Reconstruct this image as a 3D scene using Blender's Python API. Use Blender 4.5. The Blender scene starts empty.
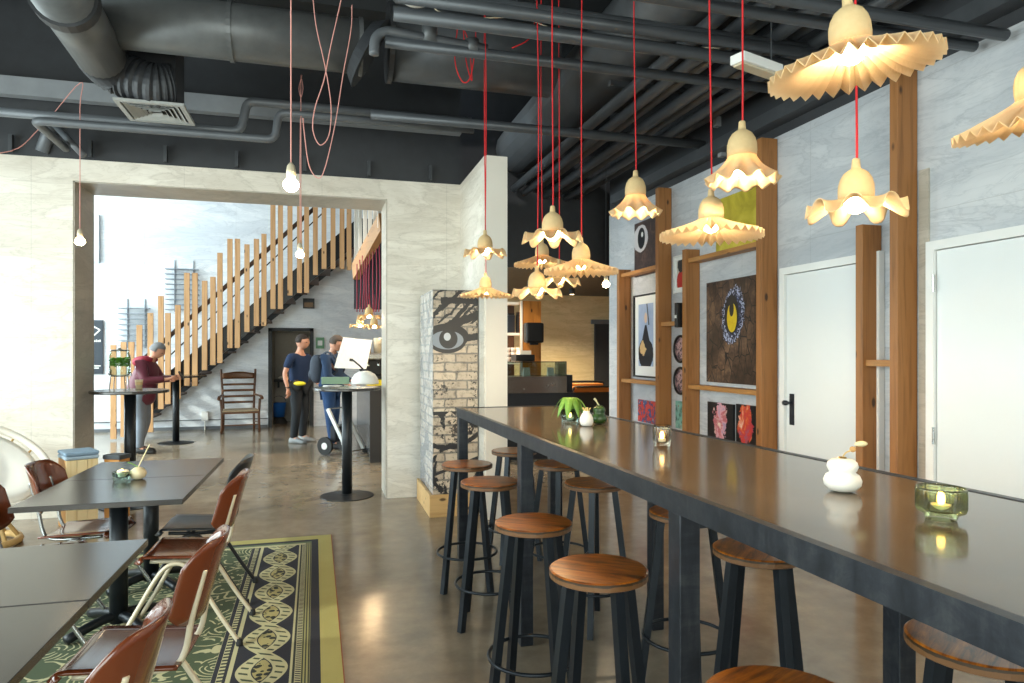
import bpy, bmesh, math, random
from mathutils import Vector, Matrix
random.seed(7)
PI=math.pi
SC=bpy.context.scene
COL=SC.collection

# ------------------------------------------------------------------ camera geometry
FPX=680.0; CX=512.0; HY=351.0; CAMH=1.5
TH=math.atan((CX-322)/FPX)
FX,FY=math.sin(TH),math.cos(TH); RX,RY=math.cos(TH),-math.sin(TH)
def ray(px,py):
    r=(px-CX)/FPX
    return (FX+r*RX,FY+r*RY,(HY-py)/FPX)
def fl(px,py,h=0.0):
    v=ray(px,py); t=(h-CAMH)/v[2]; return Vector((v[0]*t,v[1]*t,h))
def atX(px,py,X):
    v=ray(px,py); t=X/v[0]; return Vector((X,v[1]*t,CAMH+v[2]*t))
def atY(px,py,Y):
    v=ray(px,py); t=Y/v[1]; return Vector((v[0]*t,Y,CAMH+v[2]*t))
def at(px,py,D):
    v=ray(px,py); return Vector((v[0]*D,v[1]*D,CAMH+v[2]*D))

# ------------------------------------------------------------------ materials
def lin(c):
    if isinstance(c,str):
        c=c.lstrip('#'); c=tuple(int(c[i:i+2],16)/255 for i in (0,2,4))
    return tuple(x/12.92 if x<=0.04045 else ((x+0.055)/1.055)**2.4 for x in c)+(1.0,)
class G:
    """tiny node expression builder"""
    def __init__(s,name):
        s.m=bpy.data.materials.new(name); s.m.use_nodes=True
        s.nt=s.m.node_tree; s.nt.nodes.clear()
        s.out=s.nt.nodes.new('ShaderNodeOutputMaterial')
    def n(s,t,**k):
        nd=s.nt.nodes.new(t)
        for a,b in k.items(): setattr(nd,a,b)
        return nd
    def put(s,sock,v):
        if isinstance(v,V): s.nt.links.new(v.s,sock)
        elif isinstance(v,bpy.types.NodeSocket): s.nt.links.new(v,sock)
        elif v is not None:
            if isinstance(v,str): v=lin(v)
            sock.default_value=v
    def math(s,op,a,b=None,c=None,clamp=False):
        nd=s.n('ShaderNodeMath',operation=op,use_clamp=clamp)
        for i,x in enumerate((a,b,c)):
            if x is not None: s.put(nd.inputs[i],x)
        return V(s,nd.outputs[0])
    def coords(s,kind='Object',scale=(1,1,1),rot=(0,0,0),loc=(0,0,0)):
        tc=s.n('ShaderNodeTexCoord'); mp=s.n('ShaderNodeMapping')
        s.nt.links.new(tc.outputs[kind],mp.inputs[0])
        mp.inputs['Scale'].default_value=scale; mp.inputs['Rotation'].default_value=rot; mp.inputs['Location'].default_value=loc
        return V(s,mp.outputs[0])
    def xyz(s,v):
        nd=s.n('ShaderNodeSeparateXYZ'); s.put(nd.inputs[0],v)
        return [V(s,o) for o in nd.outputs]
    def noise(s,v,scale=5,detail=3,rough=.5,dist=0,out='Fac'):
        nd=s.n('ShaderNodeTexNoise'); s.put(nd.inputs['Vector'],v)
        nd.inputs['Scale'].default_value=scale; nd.inputs['Detail'].default_value=detail
        nd.inputs['Roughness'].default_value=rough; nd.inputs['Distortion'].default_value=dist
        return V(s,nd.outputs[out])
    def voro(s,v,scale=5,feature='F1',out='Distance'):
        nd=s.n('ShaderNodeTexVoronoi',feature=feature); s.put(nd.inputs['Vector'],v)
        nd.inputs['Scale'].default_value=scale
        return V(s,nd.outputs[out])
    def ramp(s,f,stops,interp='LINEAR'):
        nd=s.n('ShaderNodeValToRGB'); nd.color_ramp.interpolation=interp
        el=nd.color_ramp.elements
        while len(el)>1: el.remove(el[-1])
        el[0].position=stops[0][0]; el[0].color=lin(stops[0][1])
        for p,c in stops[1:]:
            e=el.new(p); e.color=lin(c)
        s.put(nd.inputs[0],f); return V(s,nd.outputs[0])
    def mix(s,f,a,b):
        nd=s.n('ShaderNodeMix',data_type='RGBA')
        s.put(nd.inputs[0],f); s.put(nd.inputs[6],a); s.put(nd.inputs[7],b)
        return V(s,nd.outputs[2])
    def bump(s,h,strength=.3,dist=.01):
        nd=s.n('ShaderNodeBump'); nd.inputs['Strength'].default_value=strength; nd.inputs['Distance'].default_value=dist
        s.put(nd.inputs['Height'],h); return V(s,nd.outputs[0])
    def bsdf(s,color,rough=.5,metal=0,normal=None,**k):
        nd=s.n('ShaderNodeBsdfPrincipled'); s.put(nd.inputs['Base Color'],color); s.put(nd.inputs['Roughness'],rough)
        s.put(nd.inputs['Metallic'],metal)
        if normal is not None: s.put(nd.inputs['Normal'],normal)
        for a,b in k.items(): s.put(nd.inputs[a.replace('_',' ')],b)
        s.nt.links.new(nd.outputs[0],s.out.inputs[0]); return nd
class V:
    def __init__(v,g,s): v.g=g; v.s=s
    def __add__(a,b): return a.g.math('ADD',a,b)
    __radd__=__add__
    def __sub__(a,b): return a.g.math('SUBTRACT',a,b)
    def __rsub__(a,b): return a.g.math('SUBTRACT',b,a)
    def __mul__(a,b): return a.g.math('MULTIPLY',a,b)
    __rmul__=__mul__
    def __truediv__(a,b): return a.g.math('DIVIDE',a,b)
    def lt(a,b): return a.g.math('LESS_THAN',a,b)
    def gt(a,b): return a.g.math('GREATER_THAN',a,b)
    def abs(a): return a.g.math('ABSOLUTE',a)
    def sin(a): return a.g.math('SINE',a)
    def frac(a): return a.g.math('FRACT',a)
    def min(a,b): return a.g.math('MINIMUM',a,b)
    def max(a,b): return a.g.math('MAXIMUM',a,b)
    def sqrt(a): return a.g.math('SQRT',a)
    def pw(a,b): return a.g.math('POWER',a,b)
def between(x,a,b): return x.gt(a)*x.lt(b)

MC={}
def plain(name,color,rough=.5,metal=0,var=.06,scale=20,**k):
    """procedural: a little noise on colour and roughness"""
    if name in MC: return MC[name]
    g=G(name); co=g.coords(); nz=g.noise(co,scale,4,.6)
    c=lin(color) if isinstance(color,str) else color
    lo=tuple(max(0,x*(1-var*2)) for x in c[:3])+(1,); hi=tuple(min(1,x*(1+var*2)) for x in c[:3])+(1,)
    g.bsdf(g.mix(nz,lo,hi),g.math('MULTIPLY_ADD',nz,.12,max(.02,rough-.06)),metal,**k)
    MC[name]=g.m; return g.m
def emit(name,color,strength):
    if name in MC: return MC[name]
    g=G(name); e=g.n('ShaderNodeEmission'); e.inputs[0].default_value=lin(color); e.inputs[1].default_value=strength
    g.nt.links.new(e.outputs[0],g.out.inputs[0]); MC[name]=g.m; return g.m
def marble(name,base,vein,rot=(.3,.5,.6),panel=None,rough=.38,scale=1.0,amt=1.0):
    if name in MC: return MC[name]
    g=G(name); co=g.coords(rot=rot,scale=(scale*.55,scale*.55,scale*2.4))
    n1=g.noise(co,1.3,8,.6,1.6); n2=g.noise(co,3.2,7,.62,2.2); n3=g.noise(g.coords(rot=rot,scale=(.5,.5,1.4)),.9,5,.6,1.0)
    v1=g.ramp((n1-.5).abs(),[(.0,(1,1,1)),(.018,(.55,.55,.55)),(.06,(0,0,0))])
    v2=g.ramp((n2-.5).abs(),[(.0,(1,1,1)),(.03,(.3,.3,.3)),(.10,(0,0,0))])
    cl=g.ramp(n3,[(.38,(0,0,0)),(.62,(1,1,1))])
    cl2=g.ramp(n1,[(.3,(1,1,1)),(.55,(0,0,0))])
    c=g.mix(cl*(.5*amt),base,vein); c=g.mix(cl2*(.42*amt),c,vein); c=g.mix(v2*(.26*amt),c,vein); c4=g.mix(v1*(.32*amt),c,tuple(x*.8 for x in lin(vein)[:3])+(1,))
    if panel:
        ax,pw_,ph,oz=panel
        x,y,z=g.xyz(g.coords())
        u=(x if ax=='x' else y)
        a=((u/pw_).frac()-.5).abs().gt(.5-.0025/pw_)
        b=(((z+oz)/ph).frac()-.5).abs().gt(.5-.0025/ph)
        c4=g.mix(a.max(b)*.22,c4,(.15,.14,.13,1))
    g.bsdf(c4,g.math('MULTIPLY_ADD',n2,.15,rough-.07))
    MC[name]=g.m; return g.m
def wood(name,base,dark,axis='z',rough=.5,scale=1.0,knots=True,coat=0.0):
    if name in MC: return MC[name]
    g=G(name); s=[14*scale]*3; s['xyz'.index(axis)]=.9*scale
    co=g.coords(scale=tuple(s)); n=g.noise(co,1.0,6,.6,1.5)
    s2=[40*scale]*3; s2['xyz'.index(axis)]=1.2*scale
    n2=g.noise(g.coords(scale=tuple(s2)),1.0,3,.6)
    c=g.ramp(n*.7+n2*.3,[(.3,dark),(.5,base),(.75,base)])
    if knots:
        s3=[7*scale]*3; s3['xyz'.index(axis)]=3.2*scale
        k=g.voro(g.coords(scale=tuple(s3)),1.0)
        c=g.mix(g.ramp(k,[(.07,(1,1,1)),(.13,(0,0,0))]),c,tuple(x*.25 for x in lin(dark)[:3])+(1,))
    nd=g.bsdf(c,g.math('MULTIPLY_ADD',n2,.15,rough-.08),normal=g.bump(n2,.15,.002))
    if coat: nd.inputs['Coat Weight'].default_value=coat; nd.inputs['Coat Roughness'].default_value=.12
    MC[name]=g.m; return g.m
def glassy(name,color,rough=.03,trans=.75):
    """thin glass: clear with tinted reflections"""
    if name in MC: return MC[name]
    g=G(name)
    t=g.n('ShaderNodeBsdfTransparent'); t.inputs[0].default_value=lin(color)
    gl=g.n('ShaderNodeBsdfGlossy'); gl.inputs['Roughness'].default_value=rough
    fr=g.n('ShaderNodeLayerWeight'); fr.inputs[0].default_value=1-trans
    nz=g.noise(g.coords(),30,2)
    mx=g.n('ShaderNodeMixShader'); g.put(mx.inputs[0],g.math('ADD',V(g,fr.outputs['Fresnel'])*.8,nz*.06))
    g.nt.links.new(t.outputs[0],mx.inputs[1]); g.nt.links.new(gl.outputs[0],mx.inputs[2])
    g.nt.links.new(mx.outputs[0],g.out.inputs[0]); MC[name]=g.m; return g.m

# ------------------------------------------------------------------ mesh builder
def smooth(me,flag=True):
    for p in me.polygons: p.use_smooth=flag
class MB:
    def __init__(s): s.b=bmesh.new(); s.sm=False; s.mi=0
    def _v(s,pts): return [s.b.verts.new(p) for p in pts]
    def face(s,vs):
        try:
            f=s.b.faces.new(vs); f.material_index=s.mi; return f
        except ValueError: return None
    def box(s,c,sz,rz=0,mat=None):
        x,y,z=sz[0]/2,sz[1]/2,sz[2]/2
        M=(Matrix.Translation(c)@Matrix.Rotation(rz,4,'Z')) if mat is None else mat
        v=s._v([M@Vector(p) for p in ((-x,-y,-z),(x,-y,-z),(x,y,-z),(-x,y,-z),(-x,-y,z),(x,-y,z),(x,y,z),(-x,y,z))])
        for f in ((0,3,2,1),(4,5,6,7),(0,1,5,4),(1,2,6,5),(2,3,7,6),(3,0,4,7)): s.face([v[i] for i in f])
        return s
    def rbox(s,lo,hi):
        return s.box([(a+b)/2 for a,b in zip(lo,hi)],[abs(b-a) for a,b in zip(lo,hi)])
    def quadprism(s,bot,top):
        v=s._v(list(bot)+list(top)); n=len(bot)
        s.face(v[:n][::-1]); s.face(v[n:])
        for i in range(n): s.face([v[i],v[(i+1)%n],v[n+(i+1)%n],v[n+i]])
        return s
    def bar(s,p0,p1,w,h=None,up=(0,0,1)):
        """square bar between two points"""
        p0,p1=Vector(p0),Vector(p1); h=h or w
        d=(p1-p0).normalized(); u=Vector(up)
        if abs(d.dot(u))>.99: u=Vector((1,0,0))
        a=d.cross(u).normalized(); b=a.cross(d).normalized()
        def ring(p): return [p+a*(i*w/2)+b*(j*h/2) for i,j in ((-1,-1),(1,-1),(1,1),(-1,1))]
        return s.quadprism(ring(p0),ring(p1))
    def tube(s,path,r,seg=10,closed=False,caps=True):
        path=[Vector(p) for p in path]; n=len(path)
        rr=r if isinstance(r,(list,tuple)) else [r]*n
        rings=[]; prev=None
        for i,p in enumerate(path):
            if closed: d=(path[(i+1)%n]-path[i-1]).normalized()
            else: d=(path[min(i+1,n-1)]-path[max(i-1,0)]).normalized()
            if prev is None:
                u=Vector((0,0,1)) if abs(d.z)<.9 else Vector((1,0,0))
                a=d.cross(u).normalized()
            else:
                a=(prev-d*prev.dot(d))
                a=a.normalized() if a.length>1e-6 else d.orthogonal().normalized()
            prev=a; b=d.cross(a)
            rings.append(s._v([p+(a*math.cos(t)+b*math.sin(t))*rr[i] for t in [2*PI*k/seg for k in range(seg)]]))
        m=n if closed else n-1
        for i in range(m):
            A,B=rings[i],rings[(i+1)%n]
            for k in range(seg):
                s.face([A[k],A[(k+1)%seg],B[(k+1)%seg],B[k]])
        if caps and not closed: s.face(rings[0][::-1]); s.face(rings[-1])
        return s
    def lathe(s,prof,c=(0,0,0),seg=24,caps=True,sx=1,sy=1,mat=None):
        c=Vector(c); rings=[]
        for r,z in prof:
            pts=[Vector((r*sx*math.cos(2*PI*k/seg),r*sy*math.sin(2*PI*k/seg),z)) for k in range(seg)]
            if mat is not None: pts=[mat@p for p in pts]
            rings.append(s._v([p+c for p in pts]))
        for A,B in zip(rings,rings[1:]):
            for k in range(seg): s.face([A[k],A[(k+1)%seg],B[(k+1)%seg],B[k]])
        if caps: s.face(rings[0][::-1]); s.face(rings[-1])
        return s
    def ball(s,c,r,seg=16,rings=10,sc=(1,1,1),fn=None):
        c=Vector(c); R=[]
        for i in range(rings+1):
            a=PI*i/rings
            rr=max(1e-4,math.sin(a)); pts=[]
            for k in range(seg):
                p=Vector((rr*math.cos(2*PI*k/seg),rr*math.sin(2*PI*k/seg),-math.cos(a)))
                if fn: p=fn(p)
                pts.append(c+Vector((p.x*r*sc[0],p.y*r*sc[1],p.z*r*sc[2])))
            R.append(s._v(pts))
        for A,B in zip(R,R[1:]):
            for k in range(seg): s.face([A[k],A[(k+1)%seg],B[(k+1)%seg],B[k]])
        return s
    def grid(s,nu,nv,fn):
        g=[[s.b.verts.new(fn(i/nu,j/nv)) for j in range(nv+1)] for i in range(nu+1)]
        for i in range(nu):
            for j in range(nv): s.face([g[i][j],g[i+1][j],g[i+1][j+1],g[i][j+1]])
        return s
    def build(s,name,mat,parent=None,sm=False,solid=0,bevel=0,label=None):
        me=bpy.data.meshes.new(name); bmesh.ops.recalc_face_normals(s.b,faces=s.b.faces); s.b.to_mesh(me); s.b.free()
        for m in (mat if isinstance(mat,(list,tuple)) else [mat]): me.materials.append(m)
        smooth(me,sm)
        o=bpy.data.objects.new(name,me); COL.objects.link(o)
        if parent is not None: o.parent=parent
        if solid:
            md=o.modifiers.new('thick','SOLIDIFY'); md.thickness=solid; md.offset=0
        if bevel:
            md=o.modifiers.new('bev','BEVEL'); md.width=bevel; md.segments=2; md.limit_method='ANGLE'
        if label: o['label']=label
        return o
def thing(name,label,cat,loc=(0,0,0),rz=0,group=None):
    o=bpy.data.objects.new(name,None); COL.objects.link(o); o.empty_display_size=.1
    o.location=loc; o.rotation_euler=(0,0,rz); o['label']=label; o['category']=cat
    if group: o['group']=group
    return o
def tag(o,label,cat,group=None,kind=None):
    o['label']=label; o['category']=cat
    if group: o['group']=group
    if kind: o['kind']=kind
    return o
def struct(o,label=None):
    o['kind']='structure'
    if label: o['label']=label
    return o
def dup(root,loc,rz,label,group=None):
    r=root.copy(); COL.objects.link(r); r.location=loc; r.rotation_euler=(0,0,rz); r['label']=label
    if group: r['group']=group
    for ch in list(root.children):
        c=ch.copy(); COL.objects.link(c); c.parent=r
        for gch in ch.children:
            d=gch.copy(); COL.objects.link(d); d.parent=c
    return r
def arc(c,r,a0,a1,n,plane='xz'):
    out=[]
    for i in range(n+1):
        a=a0+(a1-a0)*i/n; u,v=r*math.cos(a),r*math.sin(a)
        out.append(Vector(c)+(Vector((u,0,v)) if plane=='xz' else Vector((u,v,0)) if plane=='xy' else Vector((0,u,v))))
    return out
def bez(pts,n=24):
    """Catmull-Rom through points"""
    P=[Vector(p) for p in pts]; P=[P[0]*2-P[1]]+P+[P[-1]*2-P[-2]]; out=[]
    m=len(P)-3; k=max(2,n//m)
    for i in range(m):
        a,b,c,d=P[i:i+4]
        for j in range(k):
            t=j/k
            out.append(.5*((2*b)+(-a+c)*t+(2*a-5*b+4*c-d)*t*t+(-a+3*b-3*c+d)*t**3))
    out.append(P[-2]); return out

# ------------------------------------------------------------------ palette
M_wallback=marble('marble_cream','#efe9de','#b5aa9a',panel=('x',1.25,1.62,0.0))
M_inner=marble('marble_white','#eef0f3','#aeb6c2',rot=(.2,.9,.3),panel=('x',1.6,1.62,0.0))
M_wallright=marble('marble_grey_blue','#cfd1d4','#949ba5',rot=(.7,.2,.2),panel=('y',.86,.82,.12))
M_jamb=marble('marble_jamb','#c3bbae','#8f877a',rot=(.1,.4,.2))
M_slab=plain('slab_grey_paint','#34383c',.7,0,.15,3)
M_dark=plain('soot_black_paint','#26282b',.6,0,.12,6)
M_dark2=plain('charcoal_paint','#303236',.55,0,.15,9)
M_duct=plain('painted_duct_metal','#66696b',.42,.25,.18,7)
M_pipe=plain('painted_pipe_metal','#45484c',.38,.2,.15,9)
M_tray=plain('grey_channel_metal','#62666b',.45,.2,.12,6)
M_white=plain('white_paint','#e6e6e3',.45,0,.02,3)
M_column=plain('ivory_paint','#e9e3d8',.5,0,.02,3)
M_post=wood('larch_post','#9a6737','#74481f','z',.55)
M_rail=wood('larch_rail','#b07c44','#84552a','y',.55)
M_slat=wood('pine_slat','#c79a6c','#a87748','z',.6)
M_string=wood('dark_oak_x','#4a3426','#2c1e16','x',.5,knots=False)
def rawsteel():
    g=G('raw_black_steel'); n=g.noise(g.coords(scale=(3,14,14)),1.2,5,.7,1); n2=g.noise(g.coords(scale=(14,14,3)),1.5,5,.7); n3=g.noise(g.coords(),60,3)
    c=g.ramp(n*.5+n2*.5,[(.35,'#23262a'),(.5,'#30333a'),(.65,'#444648')]); c=g.mix(n3*.3,c,'#2a2d32')
    g.bsdf(c,g.math('MULTIPLY_ADD',n2,.3,.2),.55); return g.m
M_blacksteel=rawsteel()
M_legsteel=plain('stool_black_steel','#23282e',.35,.5,.15,10)
M_tablesteel=plain('table_black_steel','#1d2125',.4,.4,.1,10)
M_cream=plain('cream_lacquer','#c9bda4',.35,.1,.06,12)
M_chrome=plain('brushed_chrome','#a9aaa8',.25,.9,.06,12)
M_blackframe=plain('black_lacquer','#1b1c1e',.35,.2,.08,12)
M_rubber=plain('black_rubber','#151515',.7)
M_red=plain('red_textile_cord','#c3161c',.7)
M_pink=plain('salmon_textile_cord','#dc9d94',.7)
M_shade=None
M_gold=plain('brass','#b08d4a',.3,.9)

def shade_material(nm='cream_silicone',tr=.5,ca='#f3e2bf',cb_='#ecd6ac'):
    g=G(nm); nz=g.noise(g.coords(),60,3)
    d=g.n('ShaderNodeBsdfDiffuse'); t=g.n('ShaderNodeBsdfTranslucent')
    c=g.mix(nz,ca,cb_); g.put(d.inputs[0],c); g.put(t.inputs[0],g.mix(nz,'#ffe3b4','#fbd8a0'))
    mx=g.n('ShaderNodeMixShader'); mx.inputs[0].default_value=tr
    g.nt.links.new(d.outputs[0],mx.inputs[1]); g.nt.links.new(t.outputs[0],mx.inputs[2]); g.nt.links.new(mx.outputs[0],g.out.inputs[0])
    return g.m
M_shade=shade_material()
M_bell=shade_material('cream_silicone_neck',.035,'#d3ba8e','#c6ab7e')
M_bulb=emit('warm_bulb','#ffdba8',230)
M_bulb2=emit('warm_bare_bulb','#ffe2b4',60)
M_flame=emit('candle_flame','#ffc877',14)
M_wax=plain('white_wax','#efe6d4',.5,0,.03,20,Subsurface_Weight=.0)

# ------------------------------------------------------------------ room shell
def floor_mat():
    g=G('polished_concrete'); co=g.coords()
    n1=g.noise(co,.8,6,.6,.6); n2=g.noise(co,6,5,.65); n3=g.noise(co,40,3,.6)
    c=g.ramp(n1*.6+n2*.4,[(.3,'#6b5f4f'),(.5,'#8a7c69'),(.7,'#a4957f')])
    c=g.mix(n3*.2,c,'#6d655a')
    g.bsdf(c,g.math('MULTIPLY_ADD',n2,.16,.11),normal=g.bump(n1,.06,.01),Specular_IOR_Level=.6)
    return g.m
YB=7.0; XL0,XR0=-2.172,.64; ZO=3.045; ZW=3.24; XR=3.52; YF=14.1; JD=.55
XW=-4.6; YK=-3.2; XE=8.5; ZC=4.7; ZI=5.6
struct(MB().rbox((XW-3,YK-.2,-.1),(XE,15.6,0)).build('floor',floor_mat()))
# back wall of the front room with the wide opening
m=MB()
m.rbox((XW,YB,0),(XL0,YB+JD,ZW)); m.rbox((XR0,YB,0),(1.40,YB+JD,ZW)); m.rbox((XL0,YB,ZO),(XR0,YB+JD,ZW))
struct(m.build('wall_back',M_wallback),'cream marbled wall with the wide opening')
m=MB(); m.rbox((XL0-.002,YB+.006,0),(XL0+.012,YB+JD,ZO)); m.rbox((XR0-.012,YB+.006,0),(XR0+.002,YB+JD,ZO)); m.rbox((XL0,YB+.006,ZO-.012),(XR0,YB+JD,ZO+.002))
struct(m.build('trim_1',M_jamb),'marbled lining of the wide opening')
struct(MB().rbox((XW,YB+.02,ZW),(1.40,YB+.3,ZC)).build('wall_upper',M_dark2))
# studs above the marble wall
for k in range(9):
    x=-3.9+k*.62
    tag(MB().rbox((x,YB-.05,ZW+.02),(x+.03,YB+.0,ZW+.17)).build('ceiling_bracket',M_pipe),'short dark bracket on the black band above the cream marble wall','bracket','brackets along the black band above the marble wall')
# return wall + white end
struct(MB().rbox((1.40,5.88,0),(1.60,YB+JD,ZW)).build('wall_return',[M_column]),'ivory wall end beside the brick box')
struct(MB().rbox((1.392,5.9,0),(1.40,YB,ZW)).build('trim_2',M_wallback))
# right wall
struct(MB().rbox((XR,YK,0),(XR+.2,8.0,ZW-.02)).build('wall_right',M_wallright))
struct(MB().rbox((XR+.01,YK,ZW-.02),(XR+.2,8.0,ZC)).build('wall_right_upper',M_dark2))
# inner room
m=MB(); DX0,DX1=atY(271,425,YF).x,atY(311,425,YF).x; DZ=atY(290,331,YF).z-.0
FD0,FD1=atY(594,325,YF).x,atY(617,325,YF).x+.35
m.rbox((XW-3,YF,0),(DX0,YF+.15,ZI)); m.rbox((DX0,YF,DZ),(DX1,YF+.15,ZI)); m.rbox((DX1,YF,0),(2.2,YF+.15,ZI))
struct(m.build('wall_inner_back',M_inner))
struct(MB().rbox((2.2,YF,0),(XE,YF+.15,ZI)).build('wall_inner_right_back',marble('marble_warm','#d8c7a0','#ab9668',panel=('x',1.6,1.62,0))))
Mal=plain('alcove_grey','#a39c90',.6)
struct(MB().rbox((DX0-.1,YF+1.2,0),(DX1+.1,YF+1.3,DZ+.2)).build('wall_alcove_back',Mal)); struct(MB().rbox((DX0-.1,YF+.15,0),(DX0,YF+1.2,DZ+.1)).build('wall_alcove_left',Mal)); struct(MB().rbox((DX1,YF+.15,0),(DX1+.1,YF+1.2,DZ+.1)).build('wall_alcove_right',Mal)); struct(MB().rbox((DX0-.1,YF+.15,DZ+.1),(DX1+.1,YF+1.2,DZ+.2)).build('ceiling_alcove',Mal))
m=MB(); m.rbox((DX0-.05,YF-.03,0),(DX0+.02,YF+.02,DZ+.05)); m.rbox((DX1-.02,YF-.03,0),(DX1+.05,YF+.02,DZ+.05)); m.rbox((DX0-.05,YF-.03,DZ),(DX1+.05,YF+.02,DZ+.06))
struct(m.build('door_3',M_dark),'dark frame of the alcove doorway behind the stairs')
# inner left wall: tall windows
m=MB(); m.rbox((XW-3.2,YB+JD,0),(XW-3,YF+.15,.4)); m.rbox((XW-3.2,YB+JD,4.8),(XW-3,YF+.15,ZI))
struct(m.build('wall_inner_left',M_white))
struct(MB().rbox((XW-3,YB+JD-.1,0),(XW,YB+JD,ZI)).build('wall_inner_front',M_white))
def window(n,axis,pos,a0,a1,z0,z1,cols,rows):
    f=MB(); t=.06
    def bx(a,b,c,d):
        if axis=='x': f.rbox((pos-.05,a,c),(pos+.05,b,d))
        else: f.rbox((a,pos-.05,c),(b,pos+.05,d))
    for i in range(cols+1):
        a=a0+(a1-a0)*i/cols; bx(a-t/2,a+t/2,z0,z1)
    for j in range(rows+1):
        z=z0+(z1-z0)*j/rows; bx(a0,a1,z-t/2,z+t/2)
    o=struct(f.build('window_%d'%n,M_blackframe))
    p=MB()
    if axis=='x': p.rbox((pos-.004,a0,z0),(pos+.004,a1,z1))
    else: p.rbox((a0,pos-.004,z0),(a1,pos+.004,z1))
    p.build('pane',glassy('window_glass','#f4faf8',.02,.95),o)
window(1,'x',XW-3.1,YB+JD,YF,.4,4.8,4,2)
# front room left wall with shop windows and wall behind the camera
m=MB(); m.rbox((XW-.2,YK,0),(XW,YB+.1,.35)); m.rbox((XW-.2,YK,3.3),(XW,YB+.1,ZC)); m.rbox((XW-.2,YB-.5,.35),(XW,YB+.1,3.3)); m.rbox((XW-.2,YK,.35),(XW,YK+.3,3.3))
struct(m.build('wall_left',M_white))
window(2,'x',XW-.1,YK+.3,YB-.5,.35,3.3,5,1)
m=MB(); m.rbox((XW,YK-.2,0),(XR+.2,YK,.35)); m.rbox((XW,YK-.2,3.3),(XR+.2,YK,ZC)); m.rbox((2.4,YK-.2,.35),(XR+.2,YK,3.3)); m.rbox((XW,YK-.2,.35),(-3.8,YK,3.3))
struct(m.build('wall_front',M_white))
window(3,'y',YK-.1,-3.8,2.4,.35,3.3,4,1)
# ceilings
struct(MB().rbox((XW-.2,YK-.2,ZC),(XR+.2,YB+.3,ZC+.15)).build('ceiling',M_slab))
struct(MB().rbox((XW-3.2,YB+.3,ZI),(XE,YF+.2,ZI+.15)).build('ceiling_inner',M_white))
# dark lowered ceiling over the far right of the inner room
struct(MB().rbox((1.6,YB-.0,ZC-.0),(XE,YB+.3,ZI)).build('wall_upper_right',M_dark2))
struct(MB().rbox((2.2,8.6,2.72),(XE,YF-.02,2.84)).build('ceiling_lower',M_dark))
struct(MB().rbox((2.2,8.6,2.84),(2.3,YF,ZI)).build('wall_bulkhead',M_dark2))
struct(MB().rbox((1.6,8.6,2.6),(XE,8.7,ZI)).build('wall_bulkhead_front',M_dark2))
struct(MB().rbox((XE,YB,0),(XE+.15,YF+.15,ZI)).build('wall_inner_right',M_wallback))
struct(MB().rbox((XR+.2,7.8,0),(XE,8.0,ZC)).build('wall_side',M_dark2))
# far dark door
o=struct(MB().rbox((FD0,YF-.06,0),(FD1,YF-.002,2.1)).build('door_4',M_dark),'dark far door beyond the counter')
MB().rbox((FD0-.08,YF-.05,2.1),(FD1+.08,YF-.003,2.2)).build('door_frame',M_tray,o)
MB().rbox((FD1-.52,YF-.075,1.0),(FD1-.4,YF-.06,1.3)).build('door_plate',M_white,o)

# white doors in the right wall
def wdoor(n,y0,y1,zt,handle):
    o=struct(MB().rbox((XR-.025,y0,0),(XR-.003,y1,zt)).build('door_%d'%n,plain('door_white','#dfe2e2',.35,0,.015,2)))
    f=MB(); t=.06
    f.rbox((XR-.045,y0-t,0),(XR-.004,y0-.006,zt+t)); f.rbox((XR-.045,y1+.006,0),(XR-.004,y1+t,zt+t)); f.rbox((XR-.045,y0-.006,zt+.006),(XR-.004,y1+.006,zt+t))
    f.build('door_frame',M_white,o)
    if handle:
        hy=y1-.07
        h=MB().rbox((XR-.035,hy-.022,.93),(XR-.025,hy+.022,1.17)).build('handle_plate',M_blacksteel,o)
        MB().tube([(XR-.03,hy,1.1),(XR-.085,hy,1.1)],.011).tube([(XR-.08,hy+.03,1.1),(XR-.08,hy-.0,1.1)],.02).build('door_handle',M_blacksteel,h,sm=True)
    else:
        for z in (.25,1.0,1.9): MB().tube([(XR-.045,y1+.005,z-.05),(XR-.045,y1+.005,z+.05)],.008).build('hinge',M_chrome,o)
    return o
wdoor(1,2.30,3.19,2.09,False)
wdoor(2,3.66,4.54,2.09,True)
struct(MB().rbox((XR-.012,3.26,0),(XR,3.33,2.6)).build('trim_3',M_jamb))

# ------------------------------------------------------------------ timber shelving frame on the right wall
M_paintcore={}
posts=[(7.36,7.43,2.46,'first short timber post, beside the far end of the right wall'),
       (6.39,6.46,3.20,'tall timber post between the dress picture and the oval pictures'),
       (5.84,5.91,2.48,'short timber post left of the big yellow eye painting'),
       (4.675,4.745,3.20,'tall timber post right of the big yellow eye painting'),
       (3.624,3.684,2.32,'timber post in front of the white door with a handle'),
       (3.346,3.407,3.22,'tallest timber post, just left of the rightmost white door')]
for y0,y1,z,l in posts:
    tag(MB().rbox((3.365,y0,0),(3.515,y1,z)).build('timber_post',M_post,bevel=.003),l,'post','timber posts along the right wall')
def zrail(px,py): return atX(px,py,3.4).z
rails=[(6.46,7.36,zrail(640,271),'upper timber rail under the dark eye picture'),
       (6.46,7.36,zrail(640,382),'timber rail under the framed dress picture'),
       (5.91,6.39,zrail(665,324),'short timber rail above the oval pictures'),
       (4.745,5.84,zrail(725,252),'timber rail above the big yellow eye painting'),
       (4.745,5.84,zrail(725,390),'timber rail under the big yellow eye painting'),
       (3.407,3.624,zrail(872,363),'small timber rail joining the two posts between the white doors')]
for y0,y1,z,l in rails:
    tag(MB().rbox((3.39,y0+.001,z-.02),(3.512,y1-.001,z+.02)).build('timber_rail',M_rail),l,'rail','timber rails along the right wall')

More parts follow.
